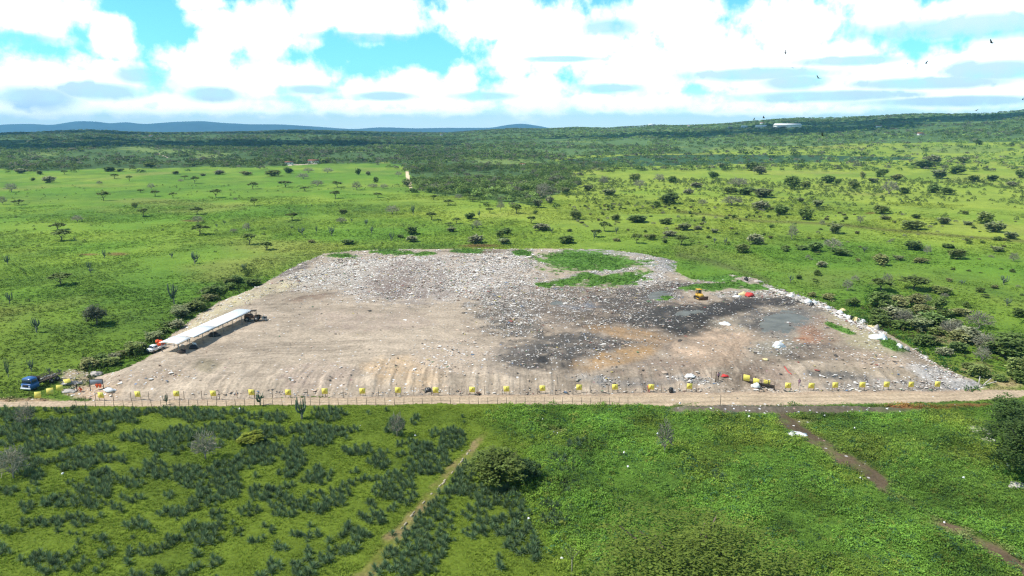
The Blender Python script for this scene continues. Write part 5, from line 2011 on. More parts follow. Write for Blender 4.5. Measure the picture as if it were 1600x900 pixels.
heap('rubbish_sack', 284, 551, (0.8, 0.7, 0.55), DARK, 'dark scrap heap under the near end of the white canopy', 'sacks', 3, None, 7)
heap('rubbish_sack', 302, 544, (1.0, 0.7, 0.6), BLACKBAG, 'black bags in the canopy shade behind the dark scrap heap', 'sacks', 4, None, 5)
heap('white_sack', 303.5, 540, (0.5, 0.45, 0.55), WHITE, 'single white sack lying in the canopy\'s shade', 'sack', 5, None, 2)
heap('rubbish_sack', 334, 525, (1.3, 0.8, 0.7), BLACKBAG, 'dark bags under the middle of the white canopy', 'sacks', 6, None, 5)
heap('white_sack', 171, 611, (1.0, 0.6, 0.5), WHITE, 'fat white sack lying beside the framed notice board', 'sack', 7, None, 3)
heap('plastic_heap', 1216, 542, (1.25, 0.9, 0.95), WHITE, 'bright white plastic heap below the grey pond', 'rubbish heap', 8, None, 6)
heap('plastic_heap', 1132, 507, (1.2, 0.8, 0.55), WHITE, 'white plastic heap on dark sludge between the ponds', 'rubbish heap', 9, None, 6)
heap('white_sack', 1181, 605, (0.75, 0.5, 0.65), WHITE, 'bright white sack slumped against the gate\'s middle yellow board', 'sack', 10, None, 4)
heap('red_tarpaulin', 1171, 463, (1.25, 0.9, 0.85), RED, 'bright red tarpaulin bundle at the far edge of the dump', 'tarpaulin', 11, None, 4)
heap('cloth_heap', 1162, 461, (1.2, 0.8, 0.8), CREAM, 'cream cloth heap touching the red tarpaulin bundle', 'rubbish heap', 12, None, 5)
heap('plastic_heap', 1152, 464, (1.0, 0.6, 0.4), WHITE, 'flat white plastic heap beside the cream cloth heap', 'rubbish heap', 13, None, 6)
heap('rubble_heap', 1372, 529, (2.0, 1.2, 0.8), WHITE, 'large chalk-white rubble heap at the vegetated edge', 'rubbish heap', 14, None, 9)
heap('rubble_heap', 1369, 516, (0.7, 0.6, 1.1), PALEPOST, 'pointed pale lump above the chalk-white rubble heap', 'rubbish heap', 15, None, 3)
heap('cardboard_heap', 1362, 512, (1.3, 0.8, 0.5), CREAM, 'tan cardboard bundle on the rim of the dump', 'rubbish heap', 16, None, 4)
heap('rubbish_sack', 1184, 441, (1.8, 0.8, 0.5), PALEPOST, 'grey-white spill at the far corner behind the red tarpaulin', 'rubbish heap', 17, None, 7)
heap('rubbish_sack', 1166, 438, (0.7, 0.6, 0.8), BLACKBAG, 'black bag standing at the far corner behind the red tarpaulin', 'sack', 18, None, 2)
heap('red_cloth', 1132.5, 588, (0.7, 0.5, 0.28), RED, 'small red cloth lying in the gateway beside the person in mauve', 'cloth', 19, None, 3)
heap('plastic_heap', 1077, 588, (0.9, 0.5, 0.4), WHITE, 'white plastic heap behind the last board before the gateway', 'rubbish heap', 20, None, 7)
heap('yellow_scrap', 1196, 562, (0.7, 0.5, 0.25), CREAM, 'yellowish scrap lying alone on bare soil inside the gateway', 'scrap', 21, None, 3)
heap('white_sheet', 1243, 678, (1.5, 0.8, 0.22), WHITE, 'crumpled white sheet at the head of the muddy path', 'sheet', 22, None, 7)
heap('plastic_heap', 1527, 671, (1.8, 1.6, 0.3), PALEPOST, 'streak of white litter in the weeds near the large dark tree', 'rubbish heap', 23, None, 8)
heap('plastic_heap', 1546, 688, (0.8, 0.8, 0.3), PALEPOST, 'small litter patch under the large dark tree\'s skirt', 'rubbish heap', 24, None, 5)
heap('plastic_heap', 1592, 759, (1.4, 0.9, 0.25), PALEPOST, 'litter patch below the large dark tree, at its foot', 'rubbish heap', 25, None, 7)
heap('rubbish_sack', 150, 586, (1.2, 0.8, 0.6), PALEPOST, 'grey-white sacks on the corner of the dump above the notice board', 'sacks', 26, None, 6)
heap('white_sack', 107, 612, (1.3, 0.6, 0.4), PALEPOST, 'row of pale sacks between the propped board and the people', 'sacks', 27, None, 6)
heap('dark_scrap', 110, 600, (1.7, 0.9, 0.5), STEEL, 'grey sheet-metal scrap behind the blue truck', 'scrap', 28, None, 7)
heap('rubbish_sack', 669, 611, (0.7, 0.5, 0.55), BLACKBAG, 'black bag against the fence beside a yellow board, mid-fence', 'sack', 29, None, 3)
for i, (px, py, mm_, w_) in enumerate([(1262, 473, WHITE, 'white'), (1272, 474, WHITE, 'white'), (1255, 472, PALEPOST, 'greyish'), (1268, 478, BLACKBAG, 'black'), (1283, 479, PALEPOST, 'greyish'), (1292, 482, WHITE, 'white'), (1303, 487, PALEPOST, 'greyish'), (1312, 490, WHITE, 'white'), (1317, 485.5, CREAM, 'tan'), (1320, 494, WHITE, 'white'), (1326, 498, WHITE, 'white'), (1331, 499, BLACKBAG, 'black'), (1342, 502, PALEPOST, 'greyish'), (1348, 504, WHITE, 'white'), (1246, 468, PALEPOST, 'greyish'), (1236, 464, WHITE, 'white'), (1224, 460, PALEPOST, 'greyish'), (1405, 543, WHITE, 'white'), (1416, 547, PALEPOST, 'greyish'), (1337, 500.5, CREAM, 'tan')]):
    o = heap('rubbish_sack', px, py, (rng.uniform(0.6, 1.1), rng.uniform(0.5, 0.8), rng.uniform(0.4, 0.75)), mm_, '%s rubbish bag on the rim beyond the pond, %s along from the red tarpaulin' % (w_, ordinal(int(sum(1 for q in (1262, 1272, 1255, 1268, 1283, 1292, 1303, 1312, 1317, 1320, 1326, 1331, 1342, 1348, 1246, 1236, 1224, 1405, 1416, 1337) if q < px)))), 'rubbish bag', 60 + i, 'rubbish bags along the rim of the dump', 3)

BAGS = [(563, 665), (606, 671), (649, 681), (722, 704), (836, 655), (848, 657), (865, 677), (871, 679), (1027, 681), (975, 711), (981, 733), (1065, 710), (253, 703), (98, 643), (375, 640), (380, 655), (98, 741), (573, 643), (73, 767), (1335, 672), (1344, 750), (1348, 752), (1475, 820), (1505, 751), (1531, 835), (1540, 833), (1574, 732), (1565, 655), (878, 878), (826, 815), (346, 695), (12, 679), (1590, 660), (1288, 652), (1170, 655), (1062, 634)]
pb = None
for (px, py) in BAGS:
    x, y, z = unproj(px, py)
    if pb is None:
        b = MB()
        b.lump((0, 0, 0.55), (0.22, 0.20, 0.24), 77, 0.4, 9, 6)
        b.lump((0.12, 0.05, 0.62), (0.12, 0.10, 0.16), 78, 0.4, 8, 5)
        pb = b.build('plastic_bag', WHITE)
        tag(pb, 'small stray white plastic bag caught in the field below the road', 'plastic bag', 'white plastic bags blown into the field')
        o = pb
    else:
        o = pb.copy()
        COL.objects.link(o)
    o.location = (x, y, z - (0.35 if px < 740 else 0.0))
    o.rotation_euler = (0, 0, rng.uniform(0, 6.28))
    s = rng.uniform(0.45, 0.95)
    o.scale = (s, s, s)


# ---- vehicles
def wheel(parent, loc, r_, w, axis='Y'):
    b = MB()
    b.cyl((0, 0, 0), r_, w, axis, 18)
    t = b.build('wheel', RUBBER, parent, loc)
    m = MB()
    m.cyl((0, 0, 0), r_ * 0.5, w * 1.08, axis, 14)
    m.build('rim', STEEL, t)
    return t


def blue_truck():
    a, c = np.array(unproj(47, 609)), np.array(unproj(92, 591))
    d = a - c
    rz = math.atan2(d[1], d[0])
    L_ = min(np.linalg.norm(d[:2]), 11.5)
    root = empty('flatbed_truck', a, rz)        # +X is forward
    b = MB()
    b.box((-0.2, 0, 0.95), (2.0, 2.45, 1.0), bev=0.12)
    b.box((-0.25, 0, 1.95), (1.75, 2.35, 1.05), bev=0.14, taper=0.90)
    b.build('cab', BLUE, root)
    m = MB()
    m.box((0.60, 0, 1.98), (0.06, 2.0, 0.72), bev=0.02, ry=-0.10)
    m.build('windscreen', GLASS, root)
    for s in (-1, 1):
        m = MB()
        m.box((-0.2, s * 1.155, 1.95), (1.0, 0.05, 0.6), bev=0.01)
        m.build('side_window', GLASS, root)
        m = MB()
        m.cyl((0.82, s * 0.9, 0.95), 0.14, 0.08, 'X', 14)
        m.build('headlight', WHITE, root)
        m = MB()
        m.tube([(0.6, s * 1.15, 1.6), (0.8, s * 1.4, 1.7), (0.8, s * 1.4, 2.1)], 0.025, 5)
        m.box((0.8, s * 1.42, 1.95), (0.05, 0.2, 0.4), bev=0.01)
        m.build('mirror', DARK, root)
    m = MB()
    m.box((0.88, 0, 0.55), (0.18, 2.4, 0.28), bev=0.04)
    m.build('bumper', WHITE, root)
    m = MB()
    m.box((0.82, 0, 1.1), (0.05, 1.3, 0.4), bev=0.01)
    m.build('grille', DARK, root)
    m = MB()
    m.box((-L_ / 2, 0.45, 0.85), (L_ - 1.2, 0.14, 0.28))
    m.box((-L_ / 2, -0.45, 0.85), (L_ - 1.2, 0.14, 0.28))
    for i in range(6):
        m.box((-1.5 - (L_ - 2.2) * i / 5, 0, 0.85), (0.12, 0.76, 0.2))
    m.build('chassis', DARK, root)
    m = MB()
    for s in (-1, 1):
        m.box((-L_ / 2 - 0.6, s * 1.1, 1.22), (L_ - 1.6, 0.12, 0.18))
        for i in range(8):
            xx = -1.6 - (L_ - 1.9) * i / 7
            m.box((xx, s * 1.1, 1.46), (0.08, 0.08, 0.30))
        m.box((-L_ / 2 - 0.6, s * 1.1, 1.65), (L_ - 1.6, 0.06, 0.08))
    for i in range(9):
        m.box((-1.55 - (L_ - 1.9) * i / 8, 0, 1.16), (0.14, 2.1, 0.10))
    m.build('flatbed_frame', WOOD, root)
    m = MB()
    m.box((-1.5, 0, 1.85), (0.10, 2.2, 1.1), bev=0.02)
    m.build('headboard', DARK, root)
    m = MB()
    for i in range(7):
        m.box((-1.7 - (L_ - 2.4) * (i + 0.5) / 7, rng.uniform(-0.4, 0.4), 1.26), (0.9, 0.5, 0.09), rz=rng.uniform(-0.3, 0.3))
    m.build('deck_boards', STEEL, root)
    for xx in (-0.1, -L_ + 2.6, -L_ + 1.3):
        for s in (-1, 1):
            wheel(root, (xx, s * 1.02, 0.5), 0.5, 0.34)
    tag(root, 'old blue-cabbed flatbed truck with an empty frame parked in grass by the road', 'truck')


blue_truck()


def white_truck():
    x, y, z = unproj(239.5, 550)
    root = empty('pickup_truck', (x, y, z), R(-112))
    b = MB()
    b.box((0.2, 0, 0.72), (1.9, 1.75, 0.62), bev=0.12)
    b.box((-0.25, 0, 1.32), (1.35, 1.6, 0.66), bev=0.14, taper=0.84)
    b.build('cab', WHITE, root)
    m = MB()
    m.box((0.42, 0, 1.33), (0.06, 1.36, 0.5), bev=0.01, ry=-0.42)
    m.build('windscreen', GLASS, root)
    for s in (-1, 1):
        m = MB()
        m.box((-0.25, s * 0.765, 1.33), (0.8, 0.05, 0.4), bev=0.01)
        m.build('side_window', GLASS, root)
        m = MB()
        m.box((1.15, s * 0.6, 0.8), (0.06, 0.34, 0.2), bev=0.02)
        m.build('headlight', STEEL, root)
    m = MB()
    m.box((1.2, 0, 0.5), (0.12, 1.7, 0.22), bev=0.03)
    m.build('bumper', STEEL, root)
    m = MB()
    m.box((-2.0, 0, 0.62), (2.1, 1.7, 0.12))
    for s in (-1, 1):
        m.box((-2.0, s * 0.83, 0.9), (2.1, 0.06, 0.46))
    m.box((-3.04, 0, 0.9), (0.06, 1.6, 0.44))
    m.build('load_bed', WHITE, root)
    for xx in (0.6, -2.1):
        for s in (-1, 1):
            wheel(root, (xx, s * 0.76, 0.36), 0.36, 0.24)
    tag(root, 'small white pickup truck facing out beside the near end of the canopy', 'truck')
    b = MB()
    rg = np.random.default_rng(9)
    for i in range(6):
        b.lump((rg.uniform(-0.6, 0.6), rg.uniform(-0.4, 0.4), rg.uniform(0, 0.7)), (0.6, 0.5, 0.5), 200 + i, 0.3, 12, 7)
    o = b.build('orange_load', ORANGE)
    c, s = math.cos(R(-112)), math.sin(R(-112))
    o.location = (x - 2.0 * c, y - 2.0 * s, z + 1.15)
    tag(o, 'orange bundle of sacks heaped on the white pickup\'s bed', 'load')


white_truck()


def loader():
    x, y, z = unproj(396, 501)
    root = empty('wheel_loader', (x, y, z), R(8))
    b = MB()
    b.box((-1.1, 0, 1.25), (2.0, 1.7, 1.0), bev=0.15, taper=0.92)
    b.box((0.4, 0, 1.0), (1.2, 1.2, 0.6), bev=0.1)
    b.build('body', RUST, root)
    m = MB()
    for (xx, yy) in ((-0.35, -0.65), (-0.35, 0.65), (0.75, -0.65), (0.75, 0.65)):
        m.box((xx, yy, 1.95), (0.09, 0.09, 1.4))
    m.box((0.2, 0, 2.68), (1.4, 1.5, 0.12), bev=0.03)
    m.build('cab', DARK, root)
    m = MB()
    for s in (-1, 1):
        m.tube([(0.6, s * 0.45, 1.3), (1.6, s * 0.45, 1.35), (2.5, s * 0.45, 0.6)], 0.10, 6)
    m.build('lift_arm', RUST, root)
    m = MB()
    m.box((2.85, 0, 0.28), (0.9, 2.3, 0.10), bev=0.02)
    m.box((2.45, 0, 0.62), (0.10, 2.3, 0.75), bev=0.02, ry=-0.2)
    for s in (-1, 1):
        m.box((2.8, s * 1.15, 0.5), (0.75, 0.08, 0.5), bev=0.02)
    m.build('bucket', STEEL, root)
    for xx in (-1.35, 1.0):
        for s in (-1, 1):
            wheel(root, (xx, s * 0.95, 0.66), 0.66, 0.42)
    tag(root, 'dirty dark brown wheel loader standing at the far end of the canopy', 'loader')


loader()


def bulldozer():
    x, y, z = unproj(1093, 467)
    root = empty('bulldozer', (x, y, z), R(-75))
    for s in (-1, 1):
        b = MB()
        pts = [(-1.4, 0.25), (-1.1, 0.02), (1.1, 0.02), (1.4, 0.3), (1.15, 0.75), (-1.15, 0.8)]
        V = [(px, s * 1.0 - 0.24, pz) for px, pz in pts] + [(px, s * 1.0 + 0.24, pz) for px, pz in pts]
        f4 = [(k, (k + 1) % 6, 6 + (k + 1) % 6, 6 + k) for k in range(6)] + [(0, 5, 2, 1)[::-1], (2, 5, 4, 3)[::-1], (6, 7, 8, 11), (8, 9, 10, 11)]
        b.add(np.array(V), f4)
        for k in range(9):
            b.box((-1.1 + k * 0.28, s * 1.0, 0.82 - 0.004 * k), (0.10, 0.52, 0.07))
        b.build('track', DARK, root)
    b = MB()
    b.box((0.45, 0, 1.15), (1.9, 1.2, 0.85), bev=0.12, taper=0.95)
    b.box((-0.9, 0, 1.0), (1.0, 1.4, 0.8), bev=0.08)
    b.build('body', YPAINT, root)
    m = MB()
    for (xx, yy) in ((-1.2, -0.6), (-1.2, 0.6), (-0.1, -0.6), (-0.1, 0.6)):
        m.box((xx, yy, 2.05), (0.10, 0.10, 1.35))
    m.box((-0.65, 0, 2.76), (1.5, 1.5, 0.12), bev=0.03)
    m.build('cab', YPAINT, root)
    m = MB()
    m.box((-0.65, 0, 2.0), (0.9, 1.05, 1.1), bev=0.05)
    m.build('cab_glass', GLASS, root)
    m = MB()
    m.box((2.1, 0, 0.62), (0.14, 3.0, 1.1), bev=0.04, ry=0.12)
    m.build('blade', RUST, root)
    m = MB()
    for s in (-1, 1):
        m.tube([(0.2, s * 1.3, 0.45), (2.05, s * 1.25, 0.4)], 0.09, 6)
    m.tube([(1.0, 0.3, 1.5), (1.0, 0.3, 2.1)], 0.06, 7)
    m.build('push_arms', YPAINT, root)
    tag(root, 'small dusty yellow bulldozer on dark sludge at the far side of the dump', 'bulldozer')


bulldozer()


# ---- people
def person(px, py, rz, pose, shirt, legs, label, hat=None):
    x, y, z = unproj(px, py)
    root = empty('person', (x, y, z), rz)
    # joints: (x right, y forward, z up), radius
    if pose == 'stand':
        hip, kn, an = 0.92, 0.50, 0.08
        J = {'pel': ((0, 0, hip), 0.15), 'bel': ((0, 0.01, 1.08), 0.14), 'che': ((0, 0.01, 1.30), 0.17), 'nec': ((0, 0.02, 1.48), 0.065), 'hea': ((0, 0.04, 1.60), 0.095), 'top': ((0, 0.03, 1.70), 0.085)}
        for s, n in ((-1, 'l'), (1, 'r')):
            J['hi' + n] = ((s * 0.10, 0, 0.88), 0.095)
            J['kn' + n] = ((s * 0.12, 0.04, kn), 0.065)
            J['an' + n] = ((s * 0.13, 0.0, an), 0.045)
            J['to' + n] = ((s * 0.15, 0.17, 0.035), 0.035)
            J['sh' + n] = ((s * 0.19, 0.0, 1.40), 0.065)
            J['el' + n] = ((s * 0.25, -0.02, 1.12), 0.048)
            J['wr' + n] = ((s * 0.26, 0.08, 0.88), 0.034)
            J['pa' + n] = ((s * 0.26, 0.11, 0.81), 0.036)
    else:                                   # crouching over the ground
        J = {'pel': ((0, -0.1, 0.42), 0.16), 'bel': ((0, 0.02, 0.58), 0.15), 'che': ((0, 0.16, 0.76), 0.17), 'nec': ((0, 0.27, 0.90), 0.065), 'hea': ((0, 0.34, 0.99), 0.095), 'top': ((0, 0.38, 1.08), 0.085)}
        for s, n in ((-1, 'l'), (1, 'r')):
            J['hi' + n] = ((s * 0.11, -0.08, 0.40), 0.10)
            J['kn' + n] = ((s * 0.17, 0.30, 0.50), 0.068)
            J['an' + n] = ((s * 0.15, 0.08, 0.08), 0.045)
            J['to' + n] = ((s * 0.16, 0.26, 0.035), 0.035)
            J['sh' + n] = ((s * 0.19, 0.20, 0.84), 0.065)
            J['el' + n] = ((s * 0.24, 0.38, 0.62), 0.048)
            J['wr' + n] = ((s * 0.16, 0.52, 0.42), 0.034)
            J['pa' + n] = ((s * 0.14, 0.56, 0.36), 0.036)
    E = [('pel', 'bel'), ('bel', 'che'), ('che', 'nec'), ('nec', 'hea'), ('hea', 'top')]
    for n in 'lr':
        E += [('pel', 'hi' + n), ('hi' + n, 'kn' + n), ('kn' + n, 'an' + n), ('an' + n, 'to' + n), ('che', 'sh' + n), ('sh' + n, 'el' + n), ('el' + n, 'wr' + n), ('wr' + n, 'pa' + n)]
        pa = np.array(J['pa' + n][0])
        dr = pa - np.array(J['wr' + n][0])
        dr /= np.linalg.norm(dr)
        for k, (o_, ln) in enumerate(((-0.03, 0.07), (-0.01, 0.085), (0.012, 0.08), (0.032, 0.06))):
            J['f%d%s' % (k, n)] = (tuple(pa + dr * ln + np.array([0, o_, 0])), 0.010)
            E.append(('pa' + n, 'f%d%s' % (k, n)))
        J['th' + n] = (tuple(pa + dr * 0.01 + np.array([0, 0.055, 0])), 0.011)
        E.append(('pa' + n, 'th' + n))
    names = list(J)
    me = bpy.data.meshes.new('person_joints')
    me.from_pydata([J[n][0] for n in names], [(names.index(a), names.index(b)) for a, b in E], [])
    tmp = bpy.data.objects.new('person_joints', me)
    COL.objects.link(tmp)
    md = tmp.modifiers.new('skin', 'SKIN')
    for i, n in enumerate(names):
        r_ = J[n][1]
        sv = me.skin_vertices[0].data[i]
        sv.radius = (r_ * (1.15 if n in ('pel', 'che', 'bel') else 1), r_ * (0.8 if n in ('pel', 'che', 'bel') else 1))
        sv.use_root = n == 'pel'
    tmp.modifiers.new('sub', 'SUBSURF').levels = 1
    dg = bpy.context.evaluated_depsgraph_get()
    dg.update()
    bm = bpy.data.meshes.new_from_object(tmp.evaluated_get(dg))
    bpy.data.objects.remove(tmp)
    bm.name = 'body'
    for m_ in (SKIN, shirt, legs, RUBBER):
        bm.materials.append(m_)
    ja = {n: np.array(J[n][0]) for n in names}
    for p in bm.polygons:
        c = np.array(p.center)
        d = {n: np.linalg.norm(c - ja[n]) for n in names}
        n = min(d, key=d.get)
        k = 0
        if n in ('bel', 'che') or n[:2] in ('sh', 'el'):
            k = 1
        elif n == 'pel' or n[:2] in ('hi', 'kn'):
            k = 2
        elif n[:2] == 'an':
            k = 2
        elif n[:2] == 'to':
            k = 3
        p.material_index = k
        p.use_smooth = True
    o = bpy.data.objects.new('body', bm)
    COL.objects.link(o)
    o.parent = root
    h_ = np.array(J['hea'][0])
    b = MB()
    b.lump(h_ + [0, -0.012, 0.045], (0.102, 0.112, 0.10), 300, 0.06, 14, 8, zmin=-0.05)
    if hat is not None:
        b.cyl(h_ + [0, 0.02, 0.055], 0.17, 0.02, 'Z', 14)
    b.build('hat' if hat is not None else 'hair', hat if hat is not None else HAIR, root)
    b = MB()
    for s in (-1, 1):
        b.lump(h_ + [s * 0.034, 0.092, 0.015], (0.013, 0.01, 0.011), 301, 0.02, 6, 4, zmin=-1)
    b.build('eyes', HAIR, root)
    b = MB()
    b.lump(h_ + [0, 0.10, -0.012], (0.014, 0.02, 0.02), 302, 0.02, 6, 4, zmin=-1)
    b.lump(h_ + [0, 0.092, -0.05], (0.026, 0.01, 0.008), 303, 0.02, 6, 4, zmin=-1)
    for s in (-1, 1):
        b.lump(h_ + [s * 0.098, 0.0, 0.0], (0.012, 0.022, 0.03), 304, 0.02, 6, 4, zmin=-1)
    b.build('face', SKIN, root)
    tag(root, label, 'person')


MAUVE = mat('mauve_cloth', S(150, 116, 132), rough=0.85, var=0.15)
NAVY = mat('dark_cloth', S(52, 48, 54), rough=0.9, var=0.15)
person(1013.5, 613, R(150), 'stand', ORANGE, RED, 'person in orange top and red trousers standing before a fence board')
person(120.5, 611.5, R(-70), 'stand', NAVY, NAVY, 'person in dark clothes standing beside the crouching worker near the blue truck')
person(127.5, 612, R(100), 'crouch', ORANGE, ORANGE, 'person in orange overalls crouching over white sacks near the blue truck')
person(1122, 594, R(200), 'stand', MAUVE, NAVY, 'person in mauve top standing by the thick gatepost')
person(1248.5, 604, R(170), 'stand', MAUVE, MAUVE, 'person in pinkish clothes behind the pale-posted fence')
person(279.5, 549.5, R(140), 'stand', NAVY, NAVY, 'person in black standing at the canopy\'s near corner')
person(289, 551.5, R(210), 'crouch', NAVY, NAVY, 'person in black crouching among scrap at the canopy\'s near end')


def notice_board():
    x, y, z = unproj(152, 610)
    root = empty('notice_board', (x, y, z), R(4))
    b = MB()
    for s in (-1, 1):
        b.tube([(s * 1.25, 0, -0.1), (s * 1.25, 0, 2.3)], 0.07, 7)
    b.build('posts', DARK, root)
    b = MB()
    b.box((0, 0, 1.72), (2.4, 0.05, 1.0), bev=0.01)
    b.build('board', GREYBOARD, root)
    b = MB()
    b.box((0, 0.01, 2.26), (2.5, 0.09, 0.07))
    b.box((0, 0.01, 0.75), (2.5, 0.06, 0.06))
    b.build('rails', DARK, root)
    tag(root, 'grey notice board on two dark posts at the near corner of the dump', 'notice board')
    for i, dx in enumerate((0.15, 0.75)):
        b = MB()
        b.box((0, 0, 0), (0.42, 0.16, 0.78), bev=0.08, taper=0.8)
        b.box((-0.25, 0, 0.12), (0.14, 0.13, 0.4), bev=0.04, ry=0.3)
        b.box((0.25, 0, 0.12), (0.14, 0.13, 0.4), bev=0.04, ry=-0.3)
        o = b.build('orange_jacket', ORANGE)
        o.location = (x + dx, y - 0.14, z + 1.05)
        tag(o, 'orange jacket hung on the notice board\'s rail, %s' % ('the one near the middle' if i == 0 else 'the one by the post'), 'jacket')
    # barrel and hose
    x, y, z = unproj(1048.5, 613)
    b = MB()
    b.tube([(0, 0, 0), (0, 0, 0.06), (0, 0, 0.45), (0, 0, 0.86), (0, 0, 0.92)], [0.36, 0.40, 0.38, 0.40, 0.36], 16)
    b.tube([(0, 0, 0.28), (0, 0, 0.32)], 0.415, 16)
    b.tube([(0, 0, 0.60), (0, 0, 0.64)], 0.415, 16)
    o = b.build('barrel', BLACKBAG)
    o.location = (x, y, z)
    tag(o, 'black barrel standing alone inside the fence before the gateway', 'barrel')
    pts = [np.array(unproj(*p)) for p in ((1226, 573), (1229, 578), (1232, 582), (1237, 585.5))]
    o0 = pts[0]
    b = MB()
    b.tube([p - o0 + [0, 0, 0.07] for p in pts], 0.10, 7)
    o = b.build('hose', RED)
    o.location = o0
    tag(o, 'short length of red pipe curving over dark soil inside the gateway', 'pipe')
    # water tank in the grass above the canopy
    x, y, z = unproj(318, 457)
    b = MB()
    b.tube([(0, 0, 0), (0, 0, 0.1), (0, 0, 0.6), (0, 0, 0.9), (0, 0, 1.0)], [0.5, 0.56, 0.6, 0.5, 0.2], 18)
    b.cyl((0, 0, 1.02), 0.16, 0.08, 'Z', 14)
    o = b.build('water_tank', PALEPOST)
    o.location = (x, y, z)
    tag(o, 'rounded pale water tank standing in the pasture above the canopy', 'tank')


notice_board()


# ---- far houses
HW = mat('white_wall', S(226, 224, 220), rough=0.8, var=0.05, scale=0.3)
HR = mat('clay_roof', S(150, 96, 74), rough=0.9, var=0.2, scale=1)
HRW = mat('white_roof', S(238, 238, 236), rough=0.6, var=0.04, scale=0.3)


def house(px, py, L_, W, H, rz, label, roof=None, cat='house', name='house'):
    x, y, z = unproj(px, py)
    root = empty(name, (x, y, z - 0.5), rz)
    b = MB()
    b.box((0, 0, (H + 1.5) / 2), (L_, W, H + 1.5))
    b.build('wall', HW, root)
    b = MB()
    e = 0.05 * W + 0.3
    z0 = H + 1.5
    V = [(-L_ / 2 - e, -W / 2 - e, z0), (L_ / 2 + e, -W / 2 - e, z0), (L_ / 2 + e, W / 2 + e, z0), (-L_ / 2 - e, W / 2 + e, z0), (-L_ / 2 - e, 0, z0 + W * 0.22), (L_ / 2 + e, 0, z0 + W * 0.22)]
    b.add(np.array(V, float), [(0, 1, 5, 4), (2, 3, 4, 5), (0, 3, 2, 1)], [(0, 4, 3), (1, 2, 5)])
    b.build('roof', roof or HR, root)
    n = max(1, int(L_ / 4))
    for i in range(min(n, 6)):
        m = MB()
        xx = -L_ / 2 + L_ * (i + 0.5) / min(n, 6)
        m.box((xx, -W / 2 - 0.04, 1.5 + H * 0.5), (1.1, 0.1, 1.2))
        m.build('window' if i else 'door', GLASS, root)
    tag(root, label, cat)


house(1230, 200, 78, 26, 7, 0.05, 'long white-roofed shed high on the far ridge', HRW, 'shed', 'shed')
house(1189, 199.5, 34, 14, 4, 0.1, 'white low building next to the long ridge shed', HRW, 'building', 'building')
house(1163, 199.5, 20, 10, 4, 0.0, 'small white building second along the ridge from the long shed', HRW, 'building', 'building')
house(1018, 197.5, 24, 16, 6, 0.0, 'isolated white building on the skyline of the plain', HRW, 'building', 'building')
house(1076, 198.5, 10, 8, 5, 0.2, 'tiny white house on the skyline beside the isolated building')
house(1141, 201, 14, 9, 4, 0.0, 'clay-roofed house low on the ridge below the skyline')
house(1190, 194, 10, 8, 4, 0.3, 'clay-roofed house near the top of the ridge above the long shed')
house(1373, 200, 13, 9, 5, 0.0, 'lone white house in dark woodland below the ridge')
house(1438, 212, 12, 9, 4, 0.0, 'white house between dark woods and the bright fields')
house(490, 256, 14, 8, 3.5, 0.1, 'white farmhouse at the wood\'s edge across the green pasture')
house(452, 258, 10, 6, 3, 0.0, 'small white outhouse along the lane from the farmhouse')
house(817, 261, 7, 5, 3, 0.2, 'little white hut in the light field among the woods')
house(690, 212, 10, 8, 4, 0.0, 'small house far in the woods above the sandy track')
house(236, 214, 10, 8, 4, 0.0, 'small pale house near the wooded knoll under the blue mountains')


# ---- birds
BIRD = mat('vulture_feathers', S(30, 28, 28), rough=0.8, var=0.2)


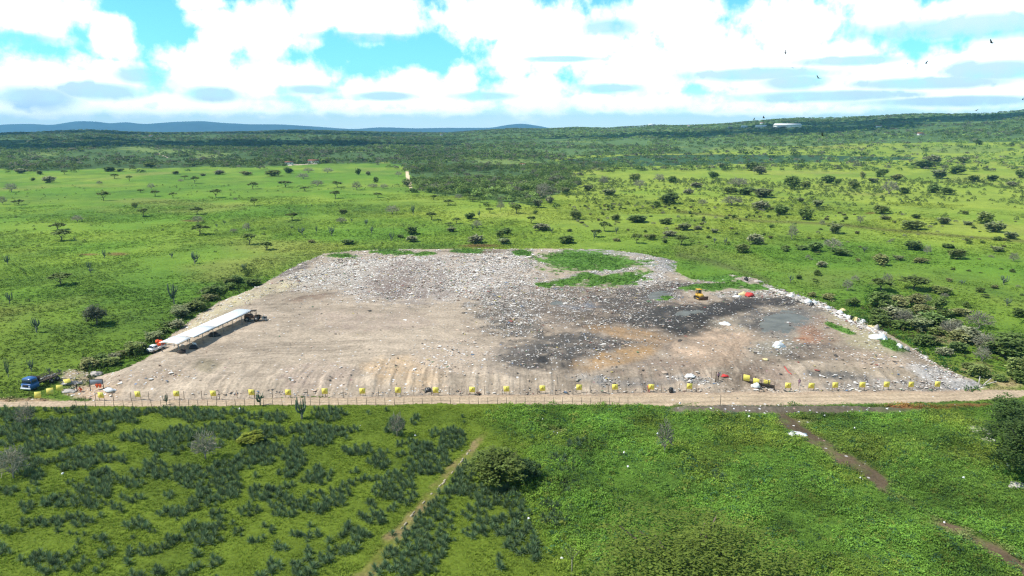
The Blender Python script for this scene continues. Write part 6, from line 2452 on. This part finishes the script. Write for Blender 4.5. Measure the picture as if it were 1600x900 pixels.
def bird_mesh(seed, flap):
    rg = np.random.default_rng(seed)
    b = MB()
    b.tube([(0, 0.36, 0.02), (0, 0.28, 0.03), (0, 0.15, 0.0), (0, -0.10, 0), (0, -0.25, 0.0)], [0.025, 0.04, 0.085, 0.09, 0.04], 8)
    for s in (-1, 1):
        st = [(0.05, 0.12, -0.12, 0), (0.30, 0.17, -0.13, flap * 0.25), (0.58, 0.12, -0.14, flap * 0.5), (0.80, 0.02, -0.16, flap * 0.72)]
        V = []
        for (xx, le, te, zz) in st:
            V += [(s * xx, le, zz + 0.012), (s * xx, te, zz), (s * xx, te, zz - 0.012), (s * xx, le, zz - 0.012)]
        f = []
        for k in range(3):
            for q in range(4):
                f.append((k * 4 + q, k * 4 + (q + 1) % 4, (k + 1) * 4 + (q + 1) % 4, (k + 1) * 4 + q))
        f.append((12, 13, 14, 15))
        b.add(np.array(V), f)
        for k in range(4):                 # finger feathers
            b.box((s * (0.86 + 0.01 * k), 0.0 - 0.05 * k, flap * 0.78), (0.16, 0.035, 0.012), rz=s * (0.25 - 0.2 * k), ry=-s * flap * 0.7)
    b.box((0, -0.36, 0), (0.16, 0.24, 0.02), bev=0.005)
    return b.mesh('vulture')


BM = [bird_mesh(i, f) for i, f in enumerate((0.35, 0.15, 0.6, -0.1))]
BIRDS = [(1550, 67, 12, 0, 0.5, 0.25, 'black vulture gliding against the grey cloud, uppermost of the flock'),
         (1227, 82, 7, 1, 1.0, 0.7, 'black vulture banking steeply before the big white cloud'),
         (1239, 106, 6.5, 1, 0.3, 0.1, 'thin level vulture below the steeply banking one'),
         (1279, 122, 9, 0, 0.5, 0.35, 'vulture sloping downward over the blue-grey cloud base'),
         (1418, 99, 5.5, 3, 0.1, 0.1, 'faint level vulture beside the dark upright one'),
         (1447, 99, 7, 2, 1.3, 0.2, 'dark vulture with raised wings in the blue gap'),
         (1178, 187, 5.5, 2, 1.3, 0.2, 'vulture with raised wings just over the ridge, the lower of a pair'),
         (1193, 184.5, 6.5, 2, 1.0, 0.2, 'vulture over the ridge, the upper of a pair'),
         (1525, 173, 5.5, 0, 1.6, 0.2, 'small dark vulture low over the far ridge'),
         (1285, 211, 8, 1, 0.9, 0.55, 'vulture seen against the dark woodland below the ridge'),
         (1314, 254, 5, 1, 0.9, 0.6, 'vulture low over the far sisal belt'),
         (178, 49, 4, 1, 0.5, 0.4, 'single tiny vulture against the small white cloud above the mountains'),
         (1598, 156, 5, 2, 0.9, 0.3, 'vulture at the edge of the view over the ridge')]
for (px, py, w, mi, yaw, roll, lab) in BIRDS:
    D = 1.75 * F / w * 0.92
    d = px_dir(px, py)
    o = link('vulture', BM[mi], BIRD if not BM[mi].materials else None)
    o.location = (d[0] * D, d[1] * D, CAM_H + d[2] * D)
    o.rotation_euler = (0.15, roll, yaw)
    o.scale = (1.3, 1.3, 1.3)
    tag(o, lab, 'bird', 'vultures circling over the dump')
